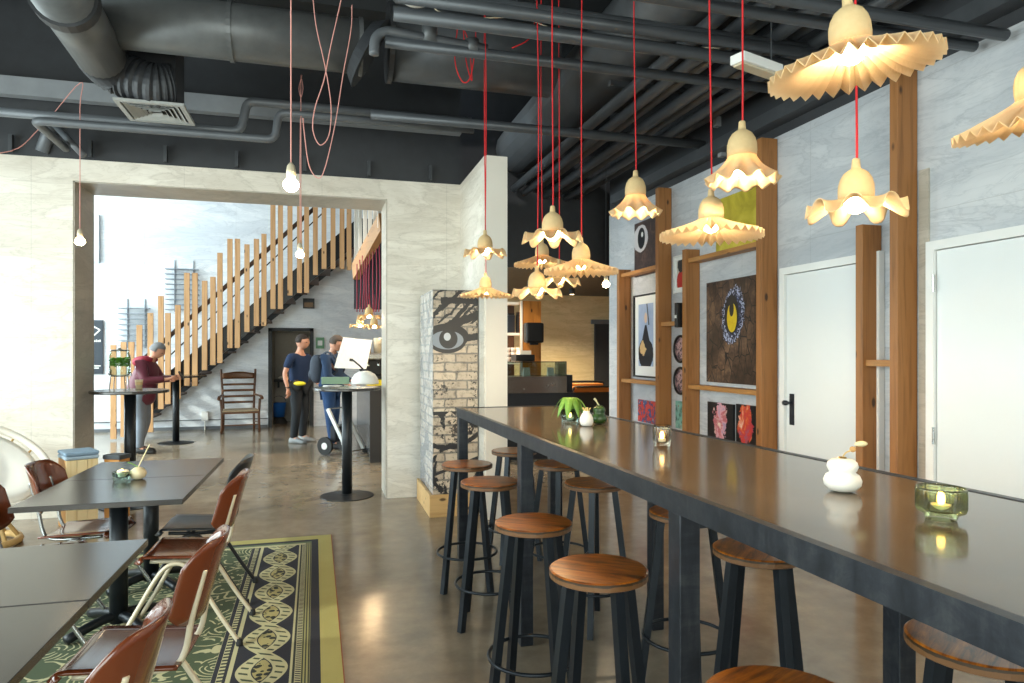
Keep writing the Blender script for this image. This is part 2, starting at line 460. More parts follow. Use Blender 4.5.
# ------------------------------------------------------------------ pictures
def picmat(name,fn):
    g=G(name); x,y,z=g.xyz(g.coords()); fn(g,y*-1,z); return g.m     # u to the right of the viewer
def ell(u,v,cu,cv,ru,rv):
    a=(u-cu)*(1/ru); b=(v-cv)*(1/rv); return (a*a+b*b).sqrt()
def eye_big(g,u,v):
    co=g.coords(scale=(1,1,1))
    cr=g.voro(g.coords(rot=(.5,.2,.3),scale=(1,1.6,.8)),8,'DISTANCE_TO_EDGE'); n=g.noise(co,12,6,.7)
    base=g.ramp(n,[(.3,'#2a1d18'),(.5,'#5f4736'),(.72,'#8a6c52')])
    base=g.mix(cr.lt(.03),base,(.01,.008,.01,1)); base=g.mix(g.ramp(g.noise(co,2.5,3),[(.4,(1,1,1)),(.6,(0,0,0))])*.7,base,'#1a1210')
    e0=ell(u-v*.15,v,.03,.14,.19,.29); n2=g.noise(co,25,4,.7)
    n5=g.noise(co,45,4,.7); c=g.mix((e0+n2*.5).lt(1.12),base,g.mix(n5.gt(.52),'#1c2034','#a9b2d0')); c=g.mix((e0+n2*.5).lt(.88),c,g.mix(n5.gt(.58),'#20263f','#5a6690'))
    e1=ell(u,v,.03,.15,.125,.20); c=g.mix((e1+n2*.25).lt(1.0),c,'#141418')
    e2=ell(u,v,.035,.12,.075,.13); c=g.mix(e2.lt(1),c,g.mix(n2,'#e9cf1e','#b8900c'))
    e3=ell(u,v,.03,.20,.035,.07); c=g.mix(e3.lt(1),c,(.01,.01,.01,1))
    g.bsdf(c,.4)
def portrait(s,a,b,c0):
    def f(g,u,v):
        co=g.coords(); n=g.noise(co,9+s,5,.6,2.0,'Color'); n2=g.noise(g.coords(loc=(s,s,s)),6,4,.6,1.5); n3=g.noise(g.coords(loc=(s*2,s,0)),14,4,.6,1)
        e=ell(u,v,0,0,.14,.24)
        col=g.ramp(n2,[(.3,a),(.45,c0),(.55,b),(.7,'#e8d8c8')])
        c=g.mix((e+n3*1.4).lt(1.45),'#101014',col)
        g.bsdf(c,.4)
    return f
def dark_eye(g,u,v):
    co=g.coords(); n=g.noise(co,10,6,.7,1); 
    base=g.ramp(n,[(.3,'#221b1c'),(.55,'#4c3a36'),(.75,'#6f5750')])
    c=g.mix((ell(u,v,-.12,.12,.2,.17)+n*.3).lt(1.05),base,'#c9c5c8'); c=g.mix(ell(u,v,-.1,.12,.09,.12).lt(1),c,'#141318'); c=g.mix(ell(u,v,-.08,.16,.025,.03).lt(1),c,'#dddddd')
    g.bsdf(c,.4)
def dress(g,u,v):
    co=g.coords(); n=g.noise(co,5,4,.6); n2=g.noise(co,30,3,.6)
    c=g.mix(n,'#7d93bb','#b9c6dc')
    sk=ell(u,v,0,-.2,.2,.2)
    body=((u.abs()-(v*-.42+.07)).lt(0))*between(v,-.25,.12)
    c=g.mix((sk+n2*.2).lt(1).max(body)*v.lt(.14),c,'#10131c')
    c=g.mix((ell(u,v,-.07,-.14,.09,.1)+g.noise(co,16,4,.7)*1.6).lt(1.55),c,'#d9b27a')
    c=g.mix(ell(u,v,0,.2,.035,.06).lt(1),c,'#d7b9a0')
    c=g.mix((u+(v-.25)*.2-.05).abs().lt(.012)*between(v,.12,.42),c,'#1b1d24')
    g.bsdf(c,.35)
def abstract(a,b,c3):
    def f(g,u,v):
        co=g.coords(); n=g.noise(co,7,5,.6,2.5)
        g.bsdf(g.ramp(n,[(.36,a),(.46,b),(.52,'#14141c'),(.56,c3),(.62,'#101018'),(.68,'#e0d5d8')]),.4)
    return f
def yellow(g,u,v):
    n=g.noise(g.coords(),3,4,.6,1); g.bsdf(g.ramp(n,[(.3,'#9c8c22'),(.5,'#bfae34'),(.7,'#d6c654')]),.5)
def teal(g,u,v):
    n=g.noise(g.coords(),8,4,.6,2); g.bsdf(g.ramp(n,[(.35,'#16201f'),(.48,'#6fa79c'),(.6,'#86b5a8'),(.7,'#8a2a22')]),.5)
def redfig(g,u,v):
    n=g.noise(g.coords(),14,4,.6,1)
    c=g.mix((ell(u,v,0,-.08,.09,.13)+n*.4).lt(1.1),'#c9c4ba','#b32019'); c=g.mix((ell(u,v,0,.09,.09,.09)+n*.7).lt(1.15),c,'#16181a'); g.bsdf(c,.5)
def wallpic(pl,pr,yt,yb,mat,label,frame=None,mat_w=0,name='picture',cat='picture',group=None,d=.025,y0=None,y1=None):
    """flat picture hung on the right wall, given by its left/right/top/bottom in the photograph"""
    Yl=atX(pl,300,XR-d).y; Yr=atX(pr,300,XR-d).y
    zt=(atX(pl,yt[0],XR-d).z+atX(pr,yt[1],XR-d).z)/2; zb=(atX(pl,yb[0],XR-d).z+atX(pr,yb[1],XR-d).z)/2
    cy,cz=(Yl+Yr)/2,(zt+zb)/2; w,h=Yl-Yr,zt-zb
    t=thing(name,label,cat,(XR,cy,cz),0,group)
    if frame is None:
        MB().rbox((-d,-w/2,-h/2),(-.001,w/2,h/2)).build('canvas',mat,t)
    else:
        f=MB(); b=.018
        f.rbox((-d-.006,-w/2,-h/2),(-.001,-w/2+b,h/2)); f.rbox((-d-.006,w/2-b,-h/2),(-.001,w/2,h/2)); f.rbox((-d-.006,-w/2+b,-h/2),(-.001,w/2-b,-h/2+b)); f.rbox((-d-.006,-w/2+b,h/2-b),(-.001,w/2-b,h/2))
        f.build('frame',frame,t)
        MB().rbox((-.012,-w/2+b,-h/2+b),(-.002,w/2-b,h/2-b)).build('mount',M_white,t)
        MB().rbox((-.014,-w/2+b+mat_w,-h/2+b+mat_w*1.2),(-.0125,w/2-b-mat_w,h/2-b-mat_w)).build('print',mat,t)
    return t,w,h
PG='pictures on the right wall'
wallpic(706.5,755.5,(282,276),(381,386),picmat('yellow_eye_paint',eye_big),'large painting of a yellow bird-like eye in cracked brown skin',group=PG)
wallpic(707.5,733,(402,404),(436,442),picmat('portrait_a',portrait(3,'#6e86b8','#b8505a','#d8a0a8')),'square black picture with pink and blue portrait, left of the pair',group=PG)
wallpic(736,755.5,(404,406),(441,446),picmat('portrait_b',portrait(8,'#3d7fa0','#d05a20','#c03038')),'square black picture with orange and red figure, right of the pair',group=PG)
wallpic(634.5,657,(222,218),(276,274),picmat('dark_eye_paint',dark_eye),'dark brown painting of a pale eye, above the framed dress picture',group=PG)
wallpic(633.5,657,(296,292),(376,379),picmat('dress_print',dress),'black framed blue print of a figure in a dark ball gown',M_blackframe,.09,group=PG)
wallpic(638,657,(400,401),(421,425),picmat('red_blue_paint',abstract('#b3242a','#c84a3a','#3a66b0')),'small red and blue abstract painting below the dress picture',group=PG)
wallpic(673.5,687,(257,253),(293,292),picmat('red_figure_print',redfig),'white framed print of a red and black figure between two posts',M_white,.03,group=PG)
wallpic(675.5,687,(401,402),(428,430),picmat('teal_print',teal),'small teal print at the bottom between two posts',group=PG)
wallpic(716,757,(196,190),(250,247),picmat('yellow_paint',yellow),'plain yellow-green canvas above the big eye painting',group=PG)
for (yt,yb,l) in ((336,362,'upper oval picture in a black frame between two posts'),(368,394,'lower oval picture in a black frame between two posts')):
    c=atX(681.5,(yt+yb)/2,XR-.02); h=(atX(681.5,yt,XR-.02).z-atX(681.5,yb,XR-.02).z)/2; w=.12
    t=thing('oval_picture',l,'picture',(XR,c.y+.03,c.z),0,PG)
    R=Matrix.Rotation(-PI/2,4,'Y')
    ring=[Vector((-.018,w*math.cos(a),h*math.sin(a))) for a in [2*PI*k/28 for k in range(28)]]
    MB().tube(ring,.014,8,closed=True).build('frame',M_blackframe,t,sm=True)
    MB().lathe([(1,0),(1,.012)],seg=28,mat=Matrix(((0,0,-1,-.002),(0,w,0,0),(h,0,0,0),(0,0,0,1)))).build('print',picmat('oval_print_%d'%yt,abstract('#8a6a6a','#c8a0a0','#5a3a4a')),t)
# small black speaker on third post
t=thing('wall_speaker','small black box speaker on the side of a short timber post','speaker',(3.35,5.93,1.85))
MB().rbox((-.03,0,-.12),(.03,.05,.12)).build('cabinet',M_blackframe,t,bevel=.004)
MB().rbox((-.033,.008,-.03),(-.03,.042,.0)).build('badge',M_white,t)

# ------------------------------------------------------------------ bar table
def bnx(y): return .94+.018*(4.86-y)
def bfx(y): return 1.70+.050*(4.86-y)
def bar_top_mat():
    g=G('dark_resin_top'); co=g.coords(); n=g.noise(co,1.6,6,.65,1); n2=g.noise(co,18,4,.6)
    c=g.ramp(n,[(.3,'#51473a'),(.55,'#63584a'),(.75,'#75695a')])
    g.bsdf(c,g.math('MULTIPLY_ADD',n2,.07,.09),Specular_IOR_Level=.6,Coat_Weight=.12,Coat_Roughness=.08)
    return g.m
BT=thing('bar_table','long high bar table with dark glossy top and black steel frame','table',(0,0,0))
Y0,Y1=-.6,4.86
m=MB(); e=.028
for s0,s1 in ((bnx,lambda y:bnx(y)+e),(lambda y:bfx(y)-e,bfx)):
    m.quadprism([(s0(Y0),Y0,1.025),(s1(Y0),Y0,1.025),(s1(Y1),Y1,1.025),(s0(Y1),Y1,1.025)],[(s0(Y0),Y0,1.09),(s1(Y0),Y0,1.09),(s1(Y1),Y1,1.09),(s0(Y1),Y1,1.09)])
m.rbox((bnx(Y1)+e,Y1-e,1.025),(bfx(Y1)-e,Y1,1.09)); m.rbox((bnx(Y0)+e,Y0,1.025),(bfx(Y0)-e,Y0+e,1.09))
m.build('steel_frame',M_blacksteel,BT)
m=MB(); y0,y1=Y0+e+.001,Y1-e-.001; q=[(bnx(y0)+e+.001,y0),(bfx(y0)-e-.001,y0),(bfx(y1)-e-.001,y1),(bnx(y1)+e+.001,y1)]
m.quadprism([(a,b,1.04) for a,b in q],[(a,b,1.0875) for a,b in q]); m.build('tabletop',bar_top_mat(),BT)
for y in (4.82,3.34,1.80,.30):
    for s in (0,1):
        x=bnx(y)+.036 if s==0 else bfx(y)-.036
        MB().box((x,y,.5125),(.066,.07,1.025)).build('leg',M_blacksteel,BT,bevel=.003)
    MB().rbox((bnx(y)+.07,y-.03,.98),(bfx(y)-.07,y+.03,1.022)).build('crossbar',M_blacksteel,BT)

# ------------------------------------------------------------------ stools
def seat_mat():
    g=G('stool_plywood'); co=g.coords(scale=(3,26,3)); n=g.noise(co,1.6,6,.65,.8); n2=g.noise(g.coords(),9,4,.6)
    c=g.ramp(n*.65+n2*.35,[(.38,'#3c1d0a'),(.5,'#8a4a12'),(.62,'#b56a1c')])
    g.bsdf(c,g.math('MULTIPLY_ADD',n2,.2,.22),normal=g.bump(n,.15,.002),Coat_Weight=.3,Coat_Roughness=.2)
    return g.m
M_seat=seat_mat()
def rim_mat():
    g=G('stool_ply_edge'); x,y,z=g.xyz(g.coords()); n=g.noise(g.coords(),20,3)
    s=((z*150+n*1.5).sin()).gt(.1); g.bsdf(g.mix(s,'#33210f','#694626'),.4); return g.m
M_rim=rim_mat()
def make_stool(label):
    t=thing('bar_stool',label,'stool',(0,0,0),0,'bar stools around the long table')
    R=.163
    MB().lathe([(.001,.781),(R-.006,.781),(R,.777)],seg=40,caps=False).build('seat',M_seat,t,sm=False)
    s=MB().lathe([(R,.777),(R,.755),(R-.008,.751),(.001,.751)],seg=40,caps=False).build('seat_edge',M_rim,t)
    MB().lathe([(.13,.745),(.13,.7505)],seg=24).build('mounting_plate',M_legsteel,t)
    for i in range(4):
        a=PI/4+i*PI/2
        p0=(.112*math.cos(a),.112*math.sin(a),.745); p1=(.205*math.cos(a),.205*math.sin(a),0)
        MB().bar(p0,p1,.032,.032,up=(math.cos(a),math.sin(a),0)).build('leg',M_legsteel,t)
    k=(.745-.22)/.745; r=.112+(.205-.112)*k+.012
    MB().tube(arc((0,0,.22),r,0,2*PI,36,'xy')[:-1],.0085,8,closed=True).build('footrest_ring',M_legsteel,t,sm=True)
    return t
def sp(px,py): p=fl(px,py,.78); return (p.x,p.y)
ST=[(sp(598.5,568),-.64,'nearest stool whose whole seat is visible, just left of the thick middle bar leg'),
    (sp(533.5,521.6),-.55,'aisle side stool in front of the second bar leg from the far end'),
    (sp(490,481),-.3,'aisle side stool just in front of the farthest one, left of the second bar leg'),
    (sp(467,463.5),-.2,'farthest aisle side stool, in front of the brick box'),
    (sp(785,701),.4,'stool at the bottom frame edge, only its seat top showing'),
    (sp(759,548),.80,'stool half under the bar just right of the thick middle bar leg'),
    (sp(979,640),.6,'rightmost stool half hidden under the near end of the bar'),
    (sp(594,482),.3,'far side stool seen under the bar straight behind the nearest whole stool'),
    (sp(686,511),.5,'stool mostly hidden behind the thick steel bar leg'),
    (sp(514,450),.1,'stool at the far end of the bar by the ivory wall'),
    (sp(559,463),.4,'far side stool under the bar directly below the plant glass')]
s0=make_stool(ST[0][2]); s0.location=(*ST[0][0],0); s0.rotation_euler.z=ST[0][1]
for (x,y),a,l in ST[1:]: dup(s0,(x,y,0),a,l)

# ------------------------------------------------------------------ dining tables
def tabletop_mat():
    g=G('slate_laminate'); n=g.noise(g.coords(),2.2,5,.6,.5); n2=g.noise(g.coords(),3,3)
    g.bsdf(g.mix(n,'#2c2928','#373330'),g.math('MULTIPLY_ADD',n2,.06,.19),Specular_IOR_Level=.7); return g.m
M_ttop=tabletop_mat()
def make_table(label,w,d):
    t=thing('dining_table',label,'table',(0,0,0),0,'dark dining tables on the left')
    MB().rbox((-w,-d/2+.002,.714),(0,d/2-.002,.742)).build('tabletop',M_ttop,t,bevel=.002)
    MB().tube([(-w/2,0,.03),(-w/2,0,.705)],.045,20).build('pole',M_tablesteel,t,sm=True)
    m=MB(); m.box((-w/2,0,.704),(.3,.3,.016)); m.build('top_plate',M_tablesteel,t)
    m=MB()
    for k in range(4):
        a=PI/4+k*PI/2
        m.tube(bez([(-w/2,0,.07),(-w/2+.12*math.cos(a),.12*math.sin(a),.06),(-w/2+.27*math.cos(a),.27*math.sin(a),.024)],10),[.026]*11,8)
    m.build('base',M_tablesteel,t,sm=True)
    return t
tb=make_table('dark dining table with the candle bowl, second from the back',.765,.69); tb.location=(-.675,4.105,.0095); tb.rotation_euler.z=-.012
o=dup(tb,(-.668,4.797,.0095),-.012,'farthest dark dining table, beside the black chair')
o=dup(tb,(-.672,2.66,.0095),-.012,'near dark dining table at the left edge, its farther half')
o=dup(tb,(-.680,1.965,.0095),-.012,'nearest dark dining table in the bottom left corner')

# ------------------------------------------------------------------ school chairs
M_ply=wood('red_brown_plywood','#642f17','#3e190a','y',.18,scale=.6,knots=False,coat=.5)
M_plyback=wood('red_brown_plywood_back','#6a331a','#441c0c','z',.18,scale=.6,knots=False,coat=.5)
M_plyblack=plain('black_plywood','#25272a',.3,0,.2,25)
def make_chair(label,frame,seatm,backm):
    t=thing('school_chair',label,'chair',(0,0,0),0,'plywood school chairs at the dining tables')
    # seat: curved plywood
    def sf(u,v):
        x=-.19+.39*u; y=(-.19+.38*v)*(1-.06*u)
        c=.012*((2*v-1)**2)
        z=.455-.02*u+c-(.035*max(0,(.12-u)/.12)**2)
        cx=max(0,abs(2*v-1)-.8)/.2
        if u<.1: x+=.03*cx*cx
        return (x,y,z)
    MB().grid(20,12,sf).build('seat',seatm,t,sm=True,solid=.011)
    def bf(u,v):
        a=(2*u-1); y=.176*math.sin(a*1.2)/math.sin(1.2); rc=.085*(1-math.cos(a*1.3))/.7325
        z0=.565; z1=.845
        k=abs(a)
        top=z1-.075*max(0,(k-.45)/.55)**2.2; bot=z0+.05*max(0,(k-.5)/.5)**2
        z=bot+(top-bot)*v
        x=.222+.10*(z-.5)/.35-rc
        return (x,y,z)
    MB().grid(20,10,bf).build('backrest',backm,t,sm=True,solid=.010)
    for s in (-1,1):
        y=.185*s
        path=bez([(-.285,y*1.1,.012),(-.20,y*1.05,.15),(-.10,y,.33),(-.045,y*.97,.405),(.01,y*.95,.425),(.065,y*.97,.40),(.12,y,.32),(.22,y*1.05,.15),(.31,y*1.1,.012)],40)
        MB().tube(path,.0115,8).build('leg',frame,t,sm=True)
        yb=.108*s
        path=bez([(-.12,yb*1.4,.436),(.05,yb*1.3,.425),(.17,yb*1.1,.43),(.208,yb,.475),(.228,yb,.58),(.258,yb,.70),(.270,yb,.745)],30)
        MB().tube(path,.0105,8).build('back_tube',frame,t,sm=True)
        for fx in (-.285,.31): MB().lathe([(.016,0),(.018,.01),(.014,.035)],(fx,y*1.1,0),12).build('rubber_foot',M_rubber,t)
    m=MB(); m.tube([(0,-.185,.424),(0,.185,.424)],.009,8); m.build('crossbar',frame,t,sm=True)
    return t
k2=make_chair('brown plywood chair with cream legs, second in the right hand row',M_cream,M_ply,M_plyback); ZR=.0095; k2.location=(-.70,3.91,ZR); k2.rotation_euler.z=-.06
dup(k2,(-.645,2.64,ZR),-.08,'brown plywood chair with cream frame in the middle of the rug')
dup(k2,(-.69,1.88,ZR),-.12,'nearest brown plywood chair, its backrest at the bottom frame edge')
k1=make_chair('black plywood chair with black legs at the farthest dining table',M_blackframe,M_plyblack,M_plyblack); k1.location=(-.73,4.47,ZR); k1.rotation_euler.z=-.03
c1=make_chair('brown plywood chair with chrome frame on the wall side, facing the aisle',M_chrome,M_ply,M_plyback); c1.location=(-1.31,4.52,ZR); c1.rotation_euler.z=PI-.10
dup(c1,(-1.385,3.98,ZR),PI+.02,'chrome framed chair cut off by the left frame edge')

# ------------------------------------------------------------------ rug
def rug_mat(x1,y1):
    g=G('woven_rug'); x,y,z=g.xyz(g.coords())
    u=x*-1; v=y*-1                     # object origin at the right-back corner
    co=g.coords(); wv=g.noise(co,300,2); wr=g.noise(co,5,3)
    cream='#b9b48c'; navy='#191b28'; olive='#a39a58'; green='#3b4a31'; darkg='#1d251c'
    # field: scrolling tendrils
    dn=g.n('ShaderNodeVectorMath',operation='MULTIPLY_ADD')
    nzc=g.noise(co,3.5,2,.5,0,'Color'); g.put(dn.inputs[0],nzc); dn.inputs[1].default_value=(.18,.18,.18); g.put(dn.inputs[2],co)
    vd=g.voro(V(g,dn.outputs[0]),5.2)
    rings=((vd*6.5).frac()-.5).abs().lt(.14)
    brk=g.noise(co,9,2,.5).gt(.46)
    lf=g.voro(V(g,dn.outputs[0]),17); leaf=lf.lt(.24)*g.noise(co,4,1).gt(.52)
    field=g.mix(wr,green,'#4a573b'); field=g.mix((rings*brk).max(leaf),field,cream)
    # guilloche braid
    gc=.37; per=.36
    ph=v*(2*PI/per/1.0)
    sA=(ph*.5).sin()*.082; a1=(u-gc-sA).abs(); a2=(u-gc+sA).abs()
    strand=a1.lt(.034).max(a2.lt(.034)); edge=a1.lt(.040).max(a2.lt(.040))
    hatch=((v*17+u*9).frac()).lt(.3)*(a1.min(a2)).lt(.02)
    ros=ell(u,(v/(per)+.0).frac()-.5,gc,0,.078,.30); lens=ros.lt(1.0)
    rosn=g.voro(co,30)
    br=g.mix(lens,navy,g.mix(rosn.lt(.45),'#a79d68','#1d2218'))
    br=g.mix(edge,br,navy); br=g.mix(strand,br,g.mix(hatch,cream,'#39442f'))
    def stripes(off,w,k): return ((u-off)*(k)).frac().lt(.5)
    c=field
    sI=g.mix(stripes(.50,.08,24),navy,cream); lad=((v*28).frac()).lt(.5); 
    c=g.mix(between(u,.495,.585),c,sI); c=g.mix(between(u,.535,.56),c,g.mix(lad,cream,'#2a3226'))
    c=g.mix(between(u,.245,.495),c,br)
    sO=g.mix(stripes(.145,.1,26),'#2d3326',cream); c=g.mix(between(u,.20,.245),c,g.mix(((u*45).frac()).lt(.5),cream,'#23281f'))
    c=g.mix(between(u,.165,.25)*0+between(u,.19,.22),c,g.mix(((v*45+u*20).frac()).lt(.5),cream,navy))
    c=g.mix(between(u,.15,.195),c,g.mix(((u*70).frac()).lt(.45),'#9b9662','#2a3125'))
    # back end bands
    c=g.mix(between(v,.20,.24)*u.gt(.2),c,cream); c=g.mix(between(v,.16,.20)*u.gt(.15),c,'#5d6a4c'); 
    c=g.mix(v.lt(.16),c,navy)
    c=g.mix(between(u,.095,.155),c,navy)
    ol=g.mix(wr,olive,'#b3aa68'); c=g.mix((v.lt(.11)).max(u.lt(.105)),c,ol)
    c=g.mix(u.lt(.006),c,'#8a4a2a')
    c=g.mix(wv*.25,c,(.02,.02,.02,1))
    g.bsdf(c,.92,normal=g.bump(wv,.35,.003)); return g.m
m=MB(); m.rbox((-1.75,-5.6,.001),(0,0,.009))
rug=m.build('rug',rug_mat(0,0)); rug.location=(.075,5.72,0); rug.rotation_euler.z=.01
tag(rug,'green and navy patterned rug with an olive border','rug')

# ------------------------------------------------------------------ pendant lamps
DROP=dict(pleat=.070,wave=.030,flute=.092)
def shade_mesh(kind,R,n):
    """skirt of the shade; rim plane at z=0, neck joint at z=DROP"""
    m=MB(); seg=n*(4 if kind=='pleat' else 12); nu=14; dp=DROP[kind]
    def tri(x): x=x%1.0; return 4*abs(x-.5)-1
    def fn(u,v):
        th=2*PI*v
        if kind=='pleat':
            r=.048+(R-.048)*u**1.1; w=tri(n*v); a=.012*min(1,u*1.6)
            z=dp*(1-u)**1.35*.8+dp*.2*(1-u) + a*w
            return (r*math.cos(th),r*math.sin(th),z)
        if kind=='wave':
            w=math.cos(n*th); r=.047+(R-.047)*u**.9
            ww=w*(1.25-.25*w*w); z=dp*(1-u)**1.6+.026*ww*u**1.3-.002*u
            r2=r-.006*u*u*(1+w)
            ph=.10*math.sin(2*n*th)/n*u*1.2
            return (r2*math.cos(th+ph),r2*math.sin(th+ph),z)
        w=math.cos(n*th)
        r=.048+(R-.048)*(.35*u+.65*u**1.7); z=dp*(1-u); r2=r*(1+.075*w*u)
        return (r2*math.cos(th),r2*math.sin(th),z+.011*w*u*u)
    rows=[]
    for i in range(nu+1):
        rows.append([m.b.verts.new(fn(i/nu,j/seg)) for j in range(seg)])
    for i in range(nu):
        for j in range(seg): m.face([rows[i][j],rows[i][(j+1)%seg],rows[i+1][(j+1)%seg],rows[i+1][j]])
    return m
def pendant(kind,px,py,wpx,D,label,R,n,tilt=(0,0),zc=4.68,cord=M_red,group='cream pendant lamps over the bar'):
    """px,py: middle of the rim ellipse in the photograph"""
    p=at(px,py,D)
    t=thing('pendant_lamp',label,'lamp',p,0,group)
    k=wpx*D/FPX/2/R
    t.rotation_euler=(tilt[0],tilt[1],0); t.scale=(k,k,k)
    shade_mesh(kind,R,n).build('shade',M_shade,t,sm=(kind!='pleat'),solid=.0022)
    z=DROP[kind]
    MB().lathe([(.049,z-.002),(.0505,z+.02),(.0495,z+.042),(.044,z+.062),(.034,z+.079),(.020,z+.089),(.013,z+.093),(.0115,z+.102),(.010,z+.122),(.007,z+.125)],seg=28,caps=False).build('neck',M_bell,t,sm=True,solid=.003)
    MB().lathe([(.0165,z+.085),(.0165,z+.040)],seg=14).build('socket',M_white,t)
    bz_={'pleat':z-.022,'wave':z-.010,'flute':z-.035}[kind]
    MB().ball((0,0,bz_),.034,16,12,fn=lambda q:Vector((q.x*(1-.45*max(0,q.z)),q.y*(1-.45*max(0,q.z)),q.z*(1+.25*(q.z>0))))).build('bulb',M_bulb,t,sm=True)
    topw=zc-p.z; Rm=t.rotation_euler.to_matrix(); s=Rm@(Vector((0,0,z+.122))*k)
    pts=[s,s+Vector((.003,0,.08)),s+Vector((random.uniform(-.010,.010),0,topw*.35)),s+Vector((random.uniform(-.010,.010),0,topw*.7)),Vector((s.x,s.y,topw))]
    inv=Rm.inverted(); pts=[inv@q/k for q in pts]
    MB().tube(bez(pts,24),.0034/k,6).build('cord',cord,t,sm=True)
    return t
R_P,R_W,R_F=.21,.15,.125
L=[('pleat',853,70,160,1.55,'largest pleated pendant with blazing underside near the top right',R_P,32,(.02,-.12)),
   ('pleat',1041,122,152,1.52,'pleated pendant cut off by the right frame edge',R_P,32,(.02,-.20)),
   ('flute',742,182,70,2.45,'flared fluted pendant just left of the largest pleated one',R_F,11,(0,0)),
   ('pleat',711,236,101,2.70,'wide pleated pendant in front of the timber posts',R_P,34,(0,0)),
   ('flute',635.5,214,50,3.7,'small fluted cone pendant left of the short timber post',R_F,11,(0,0)),
   ('wave',856,209,97,1.92,'wavy rimmed pendant below the largest pleated one',R_W,8,(0,0)),
   ('wave',552.5,238,62,3.3,'wavy pendant topmost in the middle cluster',R_W,8,(0,0)),
   ('pleat',542,265,56,4.9,'pleated pendant half hidden under the topmost wavy one of the cluster',R_P,32,(0,0)),
   ('pleat',581,272,74,3.75,'brightest wide pleated pendant in the middle cluster',R_P,34,(0,0)),
   ('wave',559,282,44,4.7,'small wavy pendant mostly behind the wide bright one of the cluster',R_W,8,(0,0)),
   ('wave',537,293,52,3.95,'lowest wavy pendant in the middle cluster',R_W,8,(0,0)),
   ('wave',485,253,44,4.4,'wavy pendant in front of the ivory wall end, upper of the two',R_W,8,(0,0)),
   ('pleat',485.5,296,50,4.75,'pleated pendant in front of the brick box, lower of the two',R_P,32,(0,0))]
for a in L: pendant(a[0],a[1],a[2],a[3],a[4],a[5],a[6],a[7],tilt=a[8])

def bare_bulb(p,label,k=1.0,path=None,cord=M_pink,r=.03):
    t=thing('bare_bulb_pendant',label,'lamp',p,0,'bare bulbs on salmon cords')
    MB().ball((0,0,0),r*k*1.25,20,14,fn=lambda q:Vector((q.x*(1-.4*max(0,q.z)),q.y*(1-.4*max(0,q.z)),q.z))).build('bulb',M_bulb2,t,sm=True)
    MB().lathe([(.021*k,.03*k),(.022*k,.06*k),(.018*k,.085*k),(.006*k,.1*k)],seg=16).build('socket',M_cream,t,sm=True)
    pts=[Vector((0,0,.098*k))]+[Vector(q)-Vector(p) for q in path]
    MB().tube(bez(pts,40) if len(pts)>2 else pts,.0034,6).build('cord',cord,t,sm=True)
    return t
p=at(291,184,3.2); bare_bulb(p,'bright bare bulb on a straight salmon cord at top centre left',1,[p+Vector((0,0,1)),p+Vector((0,0,4.68-p.z))])
p=at(80,241,5.5); q=at(80,83,5.5); q2=at(40,128,5.5); q3=at(0,153,5.3); q4=q3+Vector((-.7,-.1,.0))
bare_bulb(p,'bare bulb before the left jamb, its cord swagged to the left',1,[p+Vector((0,0,.5)),q+Vector((0,0,-.2)),q,q2,q3,q4])
p=at(300,254,6.0); bare_bulb(p,'faint bare bulb hanging in the stair opening',1,[p+Vector((0,0,.8)),at(301,75,6.0)])
p=at(606,284,7.6); bare_bulb(p,'small bare bulb hanging near the far dark bulkhead',1.1,[p+Vector((0,0,.8)),Vector((p.x,p.y,4.6))],M_dark)
# loose cord loops
def loop(name,pts,D,label,mat,r=.0034,grp='loose looped lamp cords'):
    tag(MB().tube(bez([at(a,b,D) for a,b in pts],70),r,6).build(name,mat,sm=True),label,'cord',grp)
loop('looped_cord',[(312,-14),(316,25),(325,66),(331,105),(329,135),(320,145),(313,130),(315,108),(324,80),(331,45),(340,5),(344,-14)],4.3,'long salmon cord tied in a teardrop loop',M_pink)
loop('looped_cord',[(352,5),(351,30),(343,75),(335,125),(325,168),(318,178),(309,165),(304,130),(303,118)],4.4,'salmon cord hanging in a wide sagging curve below the duct',M_pink)
loop('looped_cord',[(302,75),(299,88),(301,97),(303,88),(301,80),(301,118),(301,240)],5.9,'thin salmon cord with a small knot of loop',M_pink,.003)
loop('looped_cord',[(458,22),(455,60),(462,81),(470,78),(475,50),(476,20)],4.6,'red cord coiled in a bundle under the big duct',M_red,.004)
loop('looped_cord',[(463,24),(466,60),(472,80),(468,40),(460,25)],4.7,'second red cord in the bundle under the big duct',M_red,.004)
loop('looped_cord',[(512,48),(525,42),(533,33),(536,10)],4.2,'red cord sagging left of the cluster cords',M_red,.004)
loop('thin_cable',[(430,2),(440,12),(470,18),(520,18),(560,30),(640,45),(720,48)],4.3,'pale thin cable running across the ceiling pipes',M_cream,.004,'thin ceiling cables')

# ------------------------------------------------------------------ ceiling services
CG='dark painted ceiling pipes'
def pipe_x(px,py,D,r,x0,x1,label,mat=M_pipe,group=CG):
    c=at(px,py,D); tag(MB().tube([(x0,c.y,c.z),(x1,c.y,c.z)],r,12).build('ceiling_pipe',mat,sm=True),label,'pipe',group); return c
